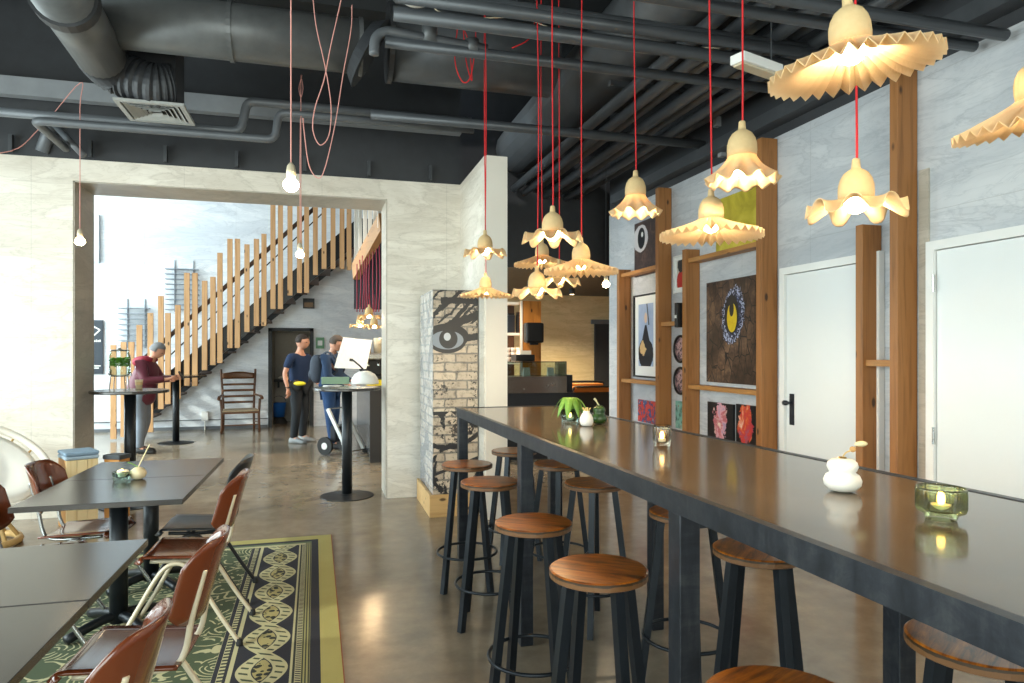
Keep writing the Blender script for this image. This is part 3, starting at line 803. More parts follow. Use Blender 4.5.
# big cross ducts
cA=at(256,35,4.93); rA=.195; xa0=at(100,10,4.9).x; xa1=at(362,50,5.0).x
t=thing('round_duct','big grey round air duct crossing the upper left ceiling','duct',(0,cA.y,cA.z))
MB().tube([(xa0-.1,0,0),(xa1,0,0)],rA,28).build('duct_body',M_duct,t,sm=True)
for x in (xa1-.02,xa0+.9): MB().tube([(x,0,0),(x+.03,0,0)],rA+.012,28).build('seam_ring',M_duct,t)
MB().tube([(xa1,0,0),(xa1+.07,0,-.04)],[rA+.02,rA+.09],28).build('end_collar',M_dark2,t)
cB=at(450,50,5.6); 
t=thing('round_duct','thicker dark round duct beside the red cord bundle','duct',(0,cB.y,cB.z))
xb0=at(388,45,5.6).x; xb1=at(560,60,5.6).x
MB().tube([(xb0,0,0),(xb1,0,0)],.29,28).build('duct_body',plain('darker_duct','#505357',.4,.3,.2,7),t,sm=True)
MB().tube([(xb0-.02,0,0),(xb0+.02,0,0)],.31,28).build('end_collar',M_dark2,t)
for q in (xb0+.2,xb1-.3): MB().tube([(q,0,.28),(q,0,ZC-cB.z)],.008,6).build('hanger_rod',M_pipe,t)
# slanted duct with flexible elbow, plenum and grille
P0=at(50,-25,3.75); P1=at(100,55,4.85)
t=thing('slanted_duct','pale grey slanted round duct ending in a flexible black elbow','duct',P1)
d=(P0-P1)
MB().tube([Vector((0,0,0)),d],.165,26).build('duct_body',M_duct,t,sm=True)
MB().tube([d*.72,d*.80],.185,26).build('collar',M_dark2,t)
MB().tube([d*.3+Vector((0,0,.16)),Vector((d.x*.3,d.y*.3,ZC-P1.z))],.008,6).build('hanger_rod',M_pipe,t)
e=[Vector((0,0,0))+d.normalized()*.02,-d.normalized()*.10,-d.normalized()*.16+Vector((.06,.08,-.03)),Vector((.28,.22,-.10)),Vector((.42,.26,-.08))]
pp=bez(e,60); rr=[.158+.009*math.sin(i*2.1) for i in range(len(pp))]
MB().tube(pp,rr,24).build('flexible_elbow',M_dark2,t,sm=False)
gx0,gx1,gy0,gy1=-1.48,-1.01,5.615,6.09
t=thing('supply_plenum','square dark air plenum box with a pale ceiling grille','vent',((gx0+gx1)/2,(gy0+gy1)/2,3.35))
hw=.225
MB().rbox((-.17,-.17,.02),(.17,.17,.62)).build('box',M_dark2,t)
m=MB()
for k,(a,b) in enumerate(((hw+.015,hw-.02),)):
    for (x0,x1,y0,y1) in ((-a,a,-a,-b),(-a,a,b,a),(-a,-b,-b,b),(b,a,-b,b)): m.rbox((x0,y0,0),(x1,y1,.02))
m.build('grille_frame',plain('grille_grey','#a3a5a3',.4),t)
for k in range(5):
    a=.19-k*.036; b=a-.012; m=MB()
    for (p,q) in (((-a,-a),(a,-a)),((a,-a),(a,a)),((a,a),(-a,a)),((-a,a),(-a,-a))):
        v0=Vector((p[0],p[1],0)); v1=Vector((q[0],q[1],0)); s=.82
        m.quadprism([v0,v1,v1*s+Vector((0,0,.018)),v0*s+Vector((0,0,.018))],[x+Vector((0,0,.003)) for x in (v0,v1,v1*s+Vector((0,0,.018)),v0*s+Vector((0,0,.018)))])
    m.build('louver',MC['grille_grey'],t)
MB().rbox((-.2,-.2,.019),(.2,.2,.0205)).build('backing',M_rubber,t)
# channel beam along the wall + pipes with elbows
cT=at(256,106,6.45)
tag(MB().rbox((XW,cT.y,cT.z-.09),(1.38,cT.y+.10,cT.z+.07)).build('ceiling_channel',plain('pale_channel','#8d9196',.45,.1,.1,6)),'long grey steel channel above the cream marble wall','channel')
def fillet(pts,r=.07,n=5):
    P=[Vector(p) for p in pts]; out=[P[0]]
    for a,b,c in zip(P,P[1:],P[2:]):
        u=(a-b).normalized(); v=(c-b).normalized(); p0=b+u*r; p1=b+v*r
        for k in range(n+1):
            t_=k/n; out.append(p0*(1-t_)**2+b*2*t_*(1-t_)+p1*t_**2)
    out.append(P[-1]); return out
def zz(px,py,Y): return atY(px,py,Y).z
xa=atY(241,130,6.3).x; z1,z2=zz(235,131,6.3),zz(256,102,6.3)
tag(MB().tube(fillet([(-3.3,6.3,z1),(xa,6.3,z1),(xa+.05,6.3,z2),(1.36,6.3,z2)]),.038,12).build('ceiling_pipe',M_tray,sm=True),'upper grey pipe with an S bend above the wide opening','pipe',CG)
xb=atY(275,130,6.2).x; z1,z2=zz(265,139,6.2),zz(284,113,6.2)
tag(MB().tube(fillet([(atY(34,112,6.2).x,6.9,z1-.02),(atY(34,108,6.2).x,6.2,z1),(xb,6.2,z1),(xb+.03,6.2,z2),(1.36,6.2,z2)]),.034,12).build('ceiling_pipe',M_tray,sm=True),'lower grey pipe with an S bend above the wide opening','pipe',CG)
tag(MB().tube([at(56,112,6.1),at(42,152,6.1)],.055,14).build('ceiling_pipe',M_tray,sm=True),'short slanted pipe stub above the left of the marble wall','pipe',CG)
tag(MB().tube([at(55,125,6.0),at(84,156,6.0)],.03,12).build('ceiling_pipe',M_tray,sm=True),'thin brace pipe crossing the short slanted stub','pipe',CG)
for i,(py,l) in enumerate(((47,'cable duct high behind the slanted duct'),(62,'dark pipe high behind the slanted duct'),(30,'dark pipe just under the slab at left'))):
    pipe_x(60,py+3,6.6,.04+.01*(i==0),XW,1.3,l)
for px,py,D,r,l in ((640,30,4.1,.035,'dark pipe crossing in front of the cluster cords, upper'),(640,46,4.2,.04,'dark pipe crossing in front of the cluster cords, middle'),(560,63,4.6,.035,'dark pipe crossing behind the cluster cords, lower'),(900,35,3.6,.03,'dark pipe crossing above the largest pendant'),(520,128,5.9,.04,'dark pipe crossing at the far end of the diagonal pipes'),(520,10,4.0,.045,'dark pipe along the very top of the picture'),(850,10,3.3,.03,'short dark pipe at the top above the largest pendant')):
    pipe_x(px,py,D,r,at(385,0,4.3).x,3.45,l)
# pipe fittings by the big duct
t=thing('sprinkler_pipe','grey elbow pipe with valve beside the two big ducts','pipe',at(395,38,4.3))
MB().tube(bez([(-.13,0,-.12),(-.12,0,-.02),(-.06,0,.03),(.05,0,.03),(.6,.0,.0)],30),.032,12).build('elbow_pipe',M_tray,t,sm=True)
MB().tube([(.22,0,.0),(.22,0,.12)],.05,12).build('valve',M_duct,t,sm=True)
MB().tube([(.5,0,-.03),(.5,0,.05)],.045,12).build('clamp',M_duct,t,sm=True)
# pipes and ducts running along the room on the right
c0=at(575,118,4.9)
def along(x,z,r,y0,y1,label,mat=M_pipe,name='ceiling_pipe',cat='pipe',grp='dark ceiling pipes running towards the back'):
    return tag(MB().tube([(x,y0,z),(x,y1,z)],r,16).build(name,mat,sm=True),label,cat,grp)
along(2.47,4.12,.30,1.2,8.55,'large dark round duct running towards the back over the bar',plain('long_duct','#595c60',.38,.3,.2,6),'round_duct','duct',None)
names=['innermost','second','third','fourth','fifth','sixth','seventh']
zs=[3.62,3.58,3.64,3.56,3.60,3.54,3.58]
for i in range(7):
    along(2.42+i*.145,zs[i],[.05,.045,.06,.05,.055,.045,.05][i],-1.0,8.55,'%s of the parallel dark pipes, counted from the long round duct'%names[i])
tag(MB().rbox((3.40,-1,3.30),(3.525,7.7,3.40)).build('cable_tray',M_pipe),'dark cable tray just above the right marble wall','tray')
tag(MB().rbox((2.95,2.0,4.12),(3.4,6.9,4.22)).build('flat_duct',M_dark2),'flat dark panel duct above the parallel pipes','duct')
for i,y in enumerate((6.6,5.2,3.8,2.6,1.5)):
    tag(MB().rbox((2.3,y,3.705),(3.52,y+.04,3.745)).build('strut_rail',M_pipe),['farthest','fourth','third','second','nearest'][i]+' steel strut carrying the parallel pipes','strut','struts under the right ceiling')
t=thing('strip_light','short white strip light housing above the fluted pendant','light',at(757,66,3.6),.3)
MB().rbox((-.16,-.045,-.02),(.16,.045,.03)).build('housing',M_white,t,bevel=.004)
for q in (-.12,.12): MB().tube([(q,0,.03),(q,0,3.81-t.location.z)],.004,6).build('hanger_rod',M_pipe,t)
if 1: MB().rbox((-.15,-.03,-.032),(.15,.03,-.021)).build('diffuser',M_cream,t)
t=thing('ceiling_disc_light','white round ceiling light at the top beside the ducts','light',at(416,-2,4.0))
MB().lathe([(.10,.03),(.105,0),(.08,-.02),(.02,-.03)],seg=24).build('diffuser',M_white,t,sm=True); MB().lathe([(.11,.03),(.11,.05)],seg=24).build('base',M_dark2,t)
for px,py in ((717,122),(693,160),(722,152)):
    tag(MB().box(atX(px,py,3.505),(.05,.06,.09)).build('junction_box',plain('box_grey','#8a8c8e',.5)),'small grey junction box under the right cable tray','box','small grey boxes under the right cable tray')
# beams under slab for depth
for i,y in enumerate((0.6,2.4,4.2,6.0)):
    tag(MB().rbox((XW,y,4.45),(XR,y+.18,4.69)).build('ceiling_beam',M_dark),['nearest','second','third','farthest'][i]+' black beam under the ceiling slab','beam','black beams under the slab')

# ------------------------------------------------------------------ brick print box
def brick_mat(name,front):
    g=G(name); x,y,z=g.xyz(g.coords())
    u=(x if front else y)
    wn=g.noise(g.coords(),7,3,.6); wn2=g.noise(g.coords(loc=(3,3,3)),9,3,.6)
    cb=g.n('ShaderNodeCombineXYZ'); g.put(cb.inputs[0],u+(wn-.5)*.05); g.put(cb.inputs[1],z+(wn2-.5)*.03)
    b=g.n('ShaderNodeTexBrick'); g.nt.links.new(cb.outputs[0],b.inputs['Vector'])
    b.inputs['Scale'].default_value=1; b.inputs['Brick Width'].default_value=.21; b.inputs['Row Height'].default_value=.082; b.inputs['Mortar Size'].default_value=.0095; b.inputs['Mortar Smooth'].default_value=.2
    b.inputs['Color1'].default_value=lin('#ccb9a0'); b.inputs['Color2'].default_value=lin('#a38d76'); b.inputs['Mortar'].default_value=lin('#352d2a')
    co=g.coords(); n=g.noise(co,9,5,.7); n2=g.noise(co,2.2,4,.6,1.5); n3=g.noise(co,30,4,.7)
    c=g.mix(n*.5,V(g,b.outputs['Color']),'#e6dccb')
    c=g.mix((n3*.6+g.noise(co,3,2)*.5).gt(.62)*.9,c,'#1b1718')
    c=g.mix(g.ramp(g.noise(co,16,5,.7),[(.35,(1,1,1)),(.5,(0,0,0))])*.5,c,'#4a3c34')
    if front:
        # the painted eye, brow and lines
        cu,cv=.13,1.60
        a=u-cu; bb=z-cv
        brow=between(bb-(a*.38+.115)-(n-.5)*.08, -.03,.05+0)*a.gt(-.2)
        brow=brow.max(between(bb-(a*1.15+.10)-(n-.5)*.06,-.02,.035)*a.gt(.02)).max((bb-(a*.9+.33)-(n-.5)*.1).abs().lt(.022)).max(((bb-.36).abs()-.03-(n-.5)*.05).lt(0)*a.gt(-.06)).max((bb-(a*.12+.0)-(n-.5)*.05).abs().lt(.03)*a.gt(.14))
        c=g.mix(brow,c,'#100f12')
        white=ell(u,z,cu,cv,.15,.085).lt(1); rim=ell(u,z,cu,cv-.005,.175,.115).lt(1); lid=ell(u,z,cu,cv+.03,.2,.12).lt(1)
        c=g.mix(rim.max(lid),c,'#121114'); c=g.mix(white,c,'#8a94a0')
        c=g.mix(ell(u,z,cu+.01,cv+.01,.085,.088).lt(1),c,'#15161a'); c=g.mix(ell(u,z,cu,cv+.03,.032,.036).lt(1),c,'#c7ccd2')
        st=((a*.9-bb)*7+n2*1.2).frac().lt(.2)*z.gt(1.75); c=g.mix(st,c,'#141214')
        low=(n2+n*.3).gt(.68)*z.lt(.95); c=g.mix(low,c,'#141216')
        mouth=((z-.62-(a*a)*1.5-(n-.5)*.06).abs().lt(.022)).max((z-.42-a*.35).abs().lt(.014)); c=g.mix(mouth,c,'#17141a')
        c=g.mix(u.gt(.455),c,'#0f0e10')
    else:
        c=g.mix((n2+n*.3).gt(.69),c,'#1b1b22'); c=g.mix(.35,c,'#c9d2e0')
    g.bsdf(c,.12 if not front else .45,Specular_IOR_Level=.7); return g.m
bx0=atY(433,400,6.12).x; bx1=atY(479,400,6.12).x-.012; bz=atY(455,290,6.12).z
pb=fl(427.5,517); 
t=thing('brick_print_box','tall square box wrapped in a brick print with a painted black eye','cabinet',(bx0,6.12,0))
w=bx1-bx0
MB().rbox((0,.0,.20),(w,.80,bz)).build('box_body',M_dark,t)
MB().rbox((0,-.004,.20),(w,-.0005,bz)).build('front_print',brick_mat('brick_print_front',True),t)
MB().rbox((-.004,-.004,.20),(-.0005,.80,bz)).build('side_print',brick_mat('brick_print_side',False),t)
m=MB(); m.rbox((-.035,-.035,0),(w-.0,-.01,.20)); m.rbox((-.035,-.01,0),(-.01,.83,.20)); m.rbox((-.01,-.01,.0),(w,.8,.18)); m.build('timber_plinth',wood('pine_plinth','#d3ab72','#b28650','x',.5),t)

# ------------------------------------------------------------------ staircase
SY=12.75
st=thing('staircase','staircase with timber slat railing rising to the right','stairs',(0,0,0))
def sx(px): return atY(px,300,SY).x
# stringers
def stz_low(px): return None
pA,pB=atY(128,431,SY),atY(354,246,SY); pC,pD=atY(354,221,SY),atY(128,411,SY)
for nm,y0,mat in (('stringer',SY+.03,M_blackframe),('stringer',YF-.12,M_blackframe)):
    m=MB(); q=[(pA.x-.12,y0,0.0),(pB.x,y0,pB.z),(pC.x,y0,pC.z),(pD.x-.12,y0,pD.z)]
    q[0]=(pA.x,y0,max(.0,pA.z)); 
    m.quadprism(q,[(a,b+.05,c) for a,b,c in q]); m.build(nm,mat,st)
sl=(pB.z-pA.z)/(pB.x-pA.x); nst=17; run=(pB.x-pA.x)/nst
m=MB()
for i in range(nst):
    x=pA.x+i*run; z=pA.z+(x-pA.x)*sl+.15
    m.rbox((x,SY+.08,z),(x+run+.03,YF-.07,z+.04))
m.build('treads',M_string,st)
# handrails
for (a,b,r,nm) in (((163,342),(316,207),.035,'handrail'),((163,362),(326,210),.014,'guard_rail')):
    q0,q1=atY(*a,SY+.1),atY(*b,SY+.1); e=(q1-q0).normalized(); q0=q0-e*.4
    m=MB(); m.bar(q0,q1,.035 if nm=='handrail' else .02,.07 if nm=='handrail' else .02); m.build(nm,M_string if nm=='handrail' else M_blackframe,st)
slats=[(113.5,345,439),(123.6,342,437),(131.5,342,437),(139.5,325,436),(150.5,313,432),(161,296,409),(168,313,404),(178,305,399),(187,273,385.6),(195,273,386),(204.7,281,370),(213,277,365),(220,253,363),(230,239,348),(237.5,239,348),(247,244.5,332),(256.5,239,326),(264,234,326),(273,200,309),(280.5,200,309),(290,190,295.5),(299.5,188,293),(306.6,188,293),(315.4,186,275),(324,182,269),(333,180,269),(342,178,269),(349,176,270)]
for px,yt,yb in slats:
    a=atY(px,yt,SY-.02); b=atY(px,yb,SY-.02); b.z=max(b.z,0)
    MB().rbox((a.x-.042,SY-.045,b.z),(a.x+.042,SY+.0,a.z)).build('slat',M_slat,st)
# upper return flight with white slats above the counter
t=thing('upper_stair_flight','upper stair flight with pale slats above the counter','stairs',(0,0,0))
a=at(355.5,272,9.6); b=at(383,222,8.4)
MB().bar(a,b,.09,.24).build('stringer',wood('warm_oak_x','#a5794e','#7d5634','y',.5),t)
a2=at(355,262,9.6)
for k,(px,yb) in enumerate(((356,268),(360,262),(365,255),(370,246),(375,236),(379.5,228))):
    D=9.55-k*.22; q=at(px,yb,D); MB().box((q.x,q.y,q.z+.55),(.05,.04,1.1)).build('slat',M_column,t)
# dark bay with red cords below
hb=thing('cord_bay','dark recessed bay above the counter where red cords gather','cabinet',(0,0,0))
c0=at(354,275,9.7); zb=at(354,309,9.7).z; zt=at(354,225,9.7).z
MB().rbox((c0.x,c0.y,zb),(c0.x+1.1,c0.y+.05,zt+.1)).build('back_panel',plain('night_blue_panel','#1a1c2a',.4),hb)
for k in range(9):
    px=357+k*2.7; yt=264-k*4.2; D=9.2-.06*k
    q=at(px,312,D); zt2=at(px,yt,D).z
    tag(MB().tube(bez([(q.x,q.y,q.z),(q.x+.02*math.sin(k),q.y,q.z+.4),(q.x,q.y,zt2)],12),.008,6).build('hanging_cord',plain('crimson_cord','#8c1030',.6),sm=True),'crimson lamp cord hanging above the coffee counter','cord','crimson cords above the coffee counter')
for k,(px,py,w) in enumerate(((360,326,22),(369,317,24),(374,327,22))):
    pendant('wave',px,py,w,9.0-.2*k,['left','upper','right'][k]+' wavy pendant of the three above the coffee counter',R_W,8,zc=at(px,300,9).z,cord=MC['crimson_cord'],group='wavy pendants above the coffee counter')
# wire shelves on the back wall
for (x0,x1,y0,y1,n,l) in ((166,199,266,312,9,'upper wire rack on the white wall behind the stairs'),(119,150,305,348,8,'lower wire rack on the white wall behind the stairs')):
    t=thing('wire_rack',l,'rack',(0,0,0),0,'wire racks on the stair wall')
    A=atY(x0,y0,YF-.06); B=atY(x1,y1,YF-.06)
    for k in range(n):
        z=A.z+(B.z-A.z)*(k+.6)/n; MB().rbox((A.x,YF-.16,z-.007),(B.x,YF-.01,z+.007)).build('wire_shelf',plain('rack_grey','#8a929b',.4,.2),t)
    for f in (.25,.82):
        x=A.x+(B.x-A.x)*f; MB().rbox((x-.008,YF-.02,B.z),(x+.008,YF-.002,A.z+.12)).build('upright',MC['rack_grey'],t)
# sign, wall panel, outlet, small dark vent
A=atY(84,320,YF-.02); B=atY(103,374,YF-.02)
t=thing('wall_sign','black hanging wall sign with white arrow beside the left jamb','sign',((A.x+B.x)/2,YF,(A.z+B.z)/2))
w,h=(B.x-A.x)/2,(A.z-B.z)/2
MB().rbox((-w,-.03,-h),(w,-.002,h)).build('sign_board',plain('slate_sign','#232d38',.5),t)
m=MB(); y=-.033; s=.05; cx=.06; cz=h-.22
m.bar((cx-.05,y,cz+.10),(cx+.05,y,cz+.04),.004,.022,up=(0,0,1)); m.bar((cx+.05,y,cz+.04),(cx-.05,y,cz-.06),.004,.022)
m.build('arrow',M_white,t)
m=MB(); 
for k in range(6): m.rbox((-.04+k*.028,-.0335,h-.40),(-.04+k*.028+.018,-.0305,h-.37+.012*(k%2)))
for k in range(4): m.rbox((-.10+k*.028,-.0335,-.02),(-.10+k*.028+.018,-.0305,.01))
m.rbox((-.03,-.0335,-h+.14),(.12,-.0305,-h+.16)); m.rbox((-.0,-.0335,-h+.10),(.09,-.0305,-h+.12))
m.build('lettering',M_white,t)
A=atY(93,215,YF-.02); B=atY(99.5,263,YF-.02)
tag(MB().rbox((A.x-.25,YF-.06,B.z),(B.x,YF-.002,A.z)).build('wall_panel',plain('pale_panel','#c3cdd6',.5)),'pale grey panel high on the white wall at left','panel')
c=atY(205,416,YF-.02); t=thing('wall_outlet','white double outlet with conduit on the stair wall','outlet',(c.x,YF,c.z))
MB().rbox((-.06,-.05,-.09),(.06,-.002,.09)).build('box',M_white,t,bevel=.006); MB().tube([(0,-.03,-.09),(0,-.03,-c.z+.002)],.012,8).build('conduit',M_column,t)
A=atY(303.5,299,YF); B=atY(314,308,YF); t=thing('wall_vent','small dark square vent on the wall under the stairs','vent',((A.x+B.x)/2,YF,(A.z+B.z)/2))
MB().rbox((-.11,-.04,-.1),(.11,-.002,.1)).build('vent_frame',M_dark,t); MB().rbox((-.085,-.045,-.075),(.085,-.041,.02)).build('flap',plain('bronze','#5d4a36',.4,.5),t)
zz=atY(200,420,YF).z; struct(MB().rbox((XW-3,YF-.012,zz-.008),(DX0-.06,YF-.001,zz+.008)).build('trim_4',M_tray))
struct(MB().rbox((XW-3,YF-.02,0),(DX0-.06,YF-.001,.06)).build('baseboard_back',M_tray))
# small green-white sign beside alcove
c=atY(320,343,YF-.01); t=thing('safety_sign','small green safety sign right of the alcove doorway','sign',(c.x,YF,c.z)); MB().rbox((-.08,-.02,-.11),(.08,-.002,.11)).build('plate',plain('safety_green','#5f8f6c',.5),t); MB().rbox((-.045,-.024,-.05),(.045,-.0205,.05)).build('symbol',M_white,t)
# alcove contents
c=fl(281,424); t=thing('blue_bucket','blue bucket on the floor of the dark alcove','bucket',(atY(279,420,YF+.75).x,YF+.75,0))
MB().lathe([(.11,.14),(.14,.42),(.145,.43)],seg=20).build('pail',plain('blue_plastic','#1f5fae',.4),t,sm=True)
MB().lathe([(.17,.0),(.17,.03),(.1,.13)],seg=20).build('dolly',M_rubber,t)
MB().tube(arc((0,0,.43),.14,0,PI,12,'xz'),.006,6).build('handle',M_chrome,t)
c=atY(280,381,YF+.8); t=thing('alcove_shelf','dark shelf inside the alcove behind the standing men','shelf',((DX0+DX1)/2,YF+1.0,c.z)); MB().rbox((-(DX1-DX0)/2,-.18,-.02),((DX1-DX0)/2,.19,.02)).build('board',M_dark,t)
for s in (-1,1): MB().rbox((s*.3-.015,-.02,-.15),(s*.3+.015,.19,-.021)).build('bracket',M_dark,t)
t2=thing('paper_tray','crumpled pale tray on the alcove shelf','tray',(atY(284,376,YF+.95).x,YF+.95,c.z+.021)); MB().ball((0,0,.04),.1,10,6,sc=(1.3,.8,.4),fn=lambda q:q*(1+.12*math.sin(9*q.x+7*q.y))).build('paper',M_column,t2)

# ------------------------------------------------------------------ ladder-back armchair
c=fl(241,431.5); t=thing('ladder_back_armchair','dark wooden ladder-back armchair under the stairs','chair',(c.x-.03,c.y+.05,0),0.18); t.scale=(1.05,1,.93)
MW=wood('walnut_chair','#5e3b22','#3a2213','z',.4,knots=False); MWy=wood('walnut_chair_y','#6b4427','#442a18','x',.4,knots=False)
for s in (-1,1):
    MB().tube(bez([(s*.26,.22,0),(s*.255,.20,.4),(s*.27,.27,.8),(s*.29,.33,1.18),(s*.29,.34,1.24)],20),.021,8).build('rear_post',MW,t,sm=True)
    MB().tube(bez([(s*.31,-.24,0),(s*.30,-.24,.3),(s*.305,-.24,.45),(s*.32,-.22,.66)],14),.022,8).build('front_leg',MW,t,sm=True)
    MB().tube(bez([(s*.275,.25,.72),(s*.32,.0,.71),(s*.345,-.2,.70),(s*.35,-.28,.67)],16),[.02]*8+[.028]*4+[.03]*4+[.02],8).build('armrest',MWy,t,sm=True)
    MB().tube([(s*.262,.21,.17),(s*.305,-.24,.19)],.012,8).build('stretcher',MWy,t)
MB().tube([(-.30,-.24,.15),(.30,-.24,.15)],.012,8).build('stretcher',MWy,t)
for k,(z,h) in enumerate(((1.10,.055),(.93,.022),(.81,.022),(.69,.022),(.57,.022))):
    y=.30-(1.10-z)*.16
    MB().grid(14,3,lambda u,v:(-.27+.54*u,y+.03*math.sin(PI*u)-.0,z-h+(2*h*v)+(.035*math.sin(PI*u)*v if k==0 else 0))).build('ladder_slat',MWy,t,solid=.016,sm=True)
MB().grid(10,10,lambda u,v:((-.27+.54*u)*(1.12-.12*v),-.26+.46*v,.43-.02*math.sin(PI*u)*math.sin(PI*v))).build('woven_seat',plain('rush_seat','#b3a288',.8,0,.15,60),t,solid=.035,sm=True)
m=MB(); m.rbox((-.30,-.27,.375),(.30,-.23,.41)); m.build('seat_rail',MWy,t)

# ------------------------------------------------------------------ high round tables
def high_table(p,z,R,label):
    t=thing('high_table',label,'table',(p[0],p[1],0),0,'round standing tables in the next room')
    MB().lathe([(R-.006,z-.028),(R,z-.022),(R,z-.005),(R-.005,z)],seg=44).build('tabletop',M_ttop,t)
    MB().tube([(0,0,.02),(0,0,z-.035)],.052,20).build('pole',M_tablesteel,t,sm=True)
    MB().lathe([(.12,z-.034),(.12,z-.029)],seg=20).build('top_plate',M_tablesteel,t)
    MB().lathe([(.27,0),(.27,.008),(.10,.022),(.06,.03)],seg=36).build('base',M_tablesteel,t,sm=False)
    return t
HT1=high_table(fl(130,390,1.12)[:2],1.12,.345,'round standing table with the drink dispenser by the left jamb')
c2=fl(176,443); c2z=1.10; HT2=high_table((c2.x,c2.y),c2z,.46,'round standing table in front of the man in the red jacket')
c3=fl(347,496); c3z=1.125; HT3=high_table((c3.x,c3.y),c3z,.34,'round standing table carrying the white dome lamp')

# drink dispenser
c=fl(120,389,1.12); c=Vector((c.x,c.y+.0,1.12)); t=thing('drink_dispenser','glass drink dispenser with green leaves on a wire stand','dispenser',(c.x,c.y-.02,1.121))
m=MB(); 
for a in (0,1,2,3):
    an=PI/4+a*PI/2; m.tube([(.10*math.cos(an),.10*math.sin(an),0),(.085*math.cos(an),.085*math.sin(an),.13)],.005,6)
m.tube(arc((0,0,.13),.088,0,2*PI,24,'xy')[:-1],.005,6,closed=True); m.build('wire_stand',M_chrome,t)
MB().lathe([(.02,.137),(.095,.137),(.10,.16),(.10,.33),(.085,.36),(.085,.375)],seg=28,caps=False).build('glass_jar',glassy('clear_glass','#f4f8f6',.03,.8),t,sm=True)
MB().lathe([(.001,.14),(.093,.141),(.096,.30),(.001,.30)],seg=24,caps=False).build('water',glassy('water_tint','#f6faf6',.02,.85),t,sm=True)
m=MB(); random.seed(3)
for k in range(170):
    a=random.random()*2*PI; r=.085*math.sqrt(random.random()); z=random.uniform(.23,.31); M=Matrix.Translation((r*math.cos(a),r*math.sin(a),z))@Matrix.Rotation(random.random()*6,4,'Z')@Matrix.Rotation(random.random()*2,4,'X')
    pts=[M@Vector(q) for q in ((-.026,0,0),(0,.014,.005),(.026,0,0),(0,-.014,.005))]; m.face(m._v(pts))
lf=m.build('mint_leaves',plain('mint_green','#6fb02e',.5),t); lf['kind']='stuff'
MB().lathe([(.09,.376),(.09,.39),(.02,.395),(.015,.41),(.001,.412)],seg=24).build('lid',M_chrome,t,sm=True)
MB().tube([(.09,-.05,.16),(.12,-.07,.16),(.12,-.07,.13)],.008,8).build('tap',M_chrome,t)
c=fl(139,389,1.12); t=thing('paper_cup','cream paper cup on the standing table beside the dispenser','cup',(c.x,c.y,1.121))
MB().lathe([(.027,0),(.037,.09),(.039,.092),(.036,.091),(.026,.004)],seg=20).build('cup_body',plain('kraft_cream','#e6cfa6',.6),t,sm=True); MB().lathe([(.033,.04),(.0355,.07)],seg=20,caps=False).build('sleeve',plain('kraft_band','#c9a877',.7),t)
# items on third standing table
z=1.126
c=fl(365,384,z); t=thing('dome_lamp','white dome table lamp on the standing table at the opening','lamp',(c.x,c.y+.03,z))
MB().lathe([(.155,.0),(.155,.02),(.145,.065),(.115,.11),(.06,.142),(.001,.15)],seg=36).build('dome_shade',M_white,t,sm=True)
MB().tube([(0,0,.145),(-.06,0,.21),(-.13,0,.27)],.01,8).build('arm',M_blackframe,t); MB().tube([(-.13,0,.27),(-.17,0,.275)],.016,8).build('arm_tip',M_chrome,t)
c=fl(331,384.5,z); t=thing('green_box','long sage green box on the standing table','box',(c.x,c.y+.12,z),-.05)
MB().rbox((-.10,-.05,0),(.20,.05,.07)).build('box_body',plain('sage_card','#7f9a82',.7),t,bevel=.003); MB().rbox((-.103,-.053,.06),(.203,.053,.078)).build('lid',MC['sage_card'],t)
c=fl(331,386.5,z); t=thing('paper_stack','loose white papers at the edge of the standing table','paper',(c.x,c.y,z),.1)
for k in range(3): MB().box((.01*k,.0,.002+.004*k),(.16,.11,.003),rz=.2*k).build('sheet',M_white,t)

# ------------------------------------------------------------------ coffee counter behind the opening
K0=fl(351,440); K1=fl(381,459)
ky0=9.3; t=thing('coffee_counter','dark panelled coffee counter behind the opening','counter',(0,0,0))
kx0=fl(366,457).x+.02
MB().rbox((kx0,ky0,0),(kx0+1.6,ky0+.06,.99)).build('end_panel',plain('black_brown_panel','#2b2624',.4),t)
MB().rbox((kx0,ky0+.061,.08),(kx0+.05,12.9,.99)).build('front_panel',plain('smoked_panel','#3a3d42',.2,.2),t)
MB().rbox((kx0+.03,ky0+.061,0),(kx0+.05,12.9,.08)).build('kick',M_rubber,t)
MB().rbox((kx0-.03,ky0-.02,.99),(kx0+1.62,12.92,1.03)).build('worktop',plain('counter_top','#4c4844',.3),t)
c=atY(373,391,ky0+.15); t=thing('yellow_crate','yellow tray at the end of the coffee counter','tray',(c.x+.06,ky0+.16,1.031)); 
m=MB(); m.rbox((-.14,-.1,0),(.14,.1,.01)); m.rbox((-.14,-.1,.01),(.14,-.09,.07)); m.rbox((-.14,.09,.01),(.14,.1,.07)); m.rbox((-.14,-.09,.01),(-.13,.09,.07)); m.rbox((.13,-.09,.01),(.14,.09,.07)); m.build('tray_body',plain('yellow_plastic','#e8d21c',.4),t)
MB().rbox((-.12,-.08,.011),(.12,.08,.05)).build('cloths',plain('yellow_cloth','#d6c640',.9),t)
t=thing('espresso_machine','brass and black espresso machine on the coffee counter','machine',(atY(371,365,10.2).x,10.25,1.031))
MB().rbox((-.13,-.18,0),(.22,.2,.1)).build('base_tray',M_blackframe,t,bevel=.01); MB().rbox((-.13,.0,.1),(.22,.2,.34)).build('boiler_housing',M_blackframe,t,bevel=.02)
MB().rbox((-.15,-.2,.34),(.24,.2,.44)).build('top_body',M_chrome,t,bevel=.02)
MB().tube([(-.05,0,.44),(-.05,0,.62)],.055,16).build('hopper',M_gold,t,sm=True); MB().tube([(.1,0,.44),(.1,0,.66)],.06,16).build('hopper',M_cream,t,sm=True)
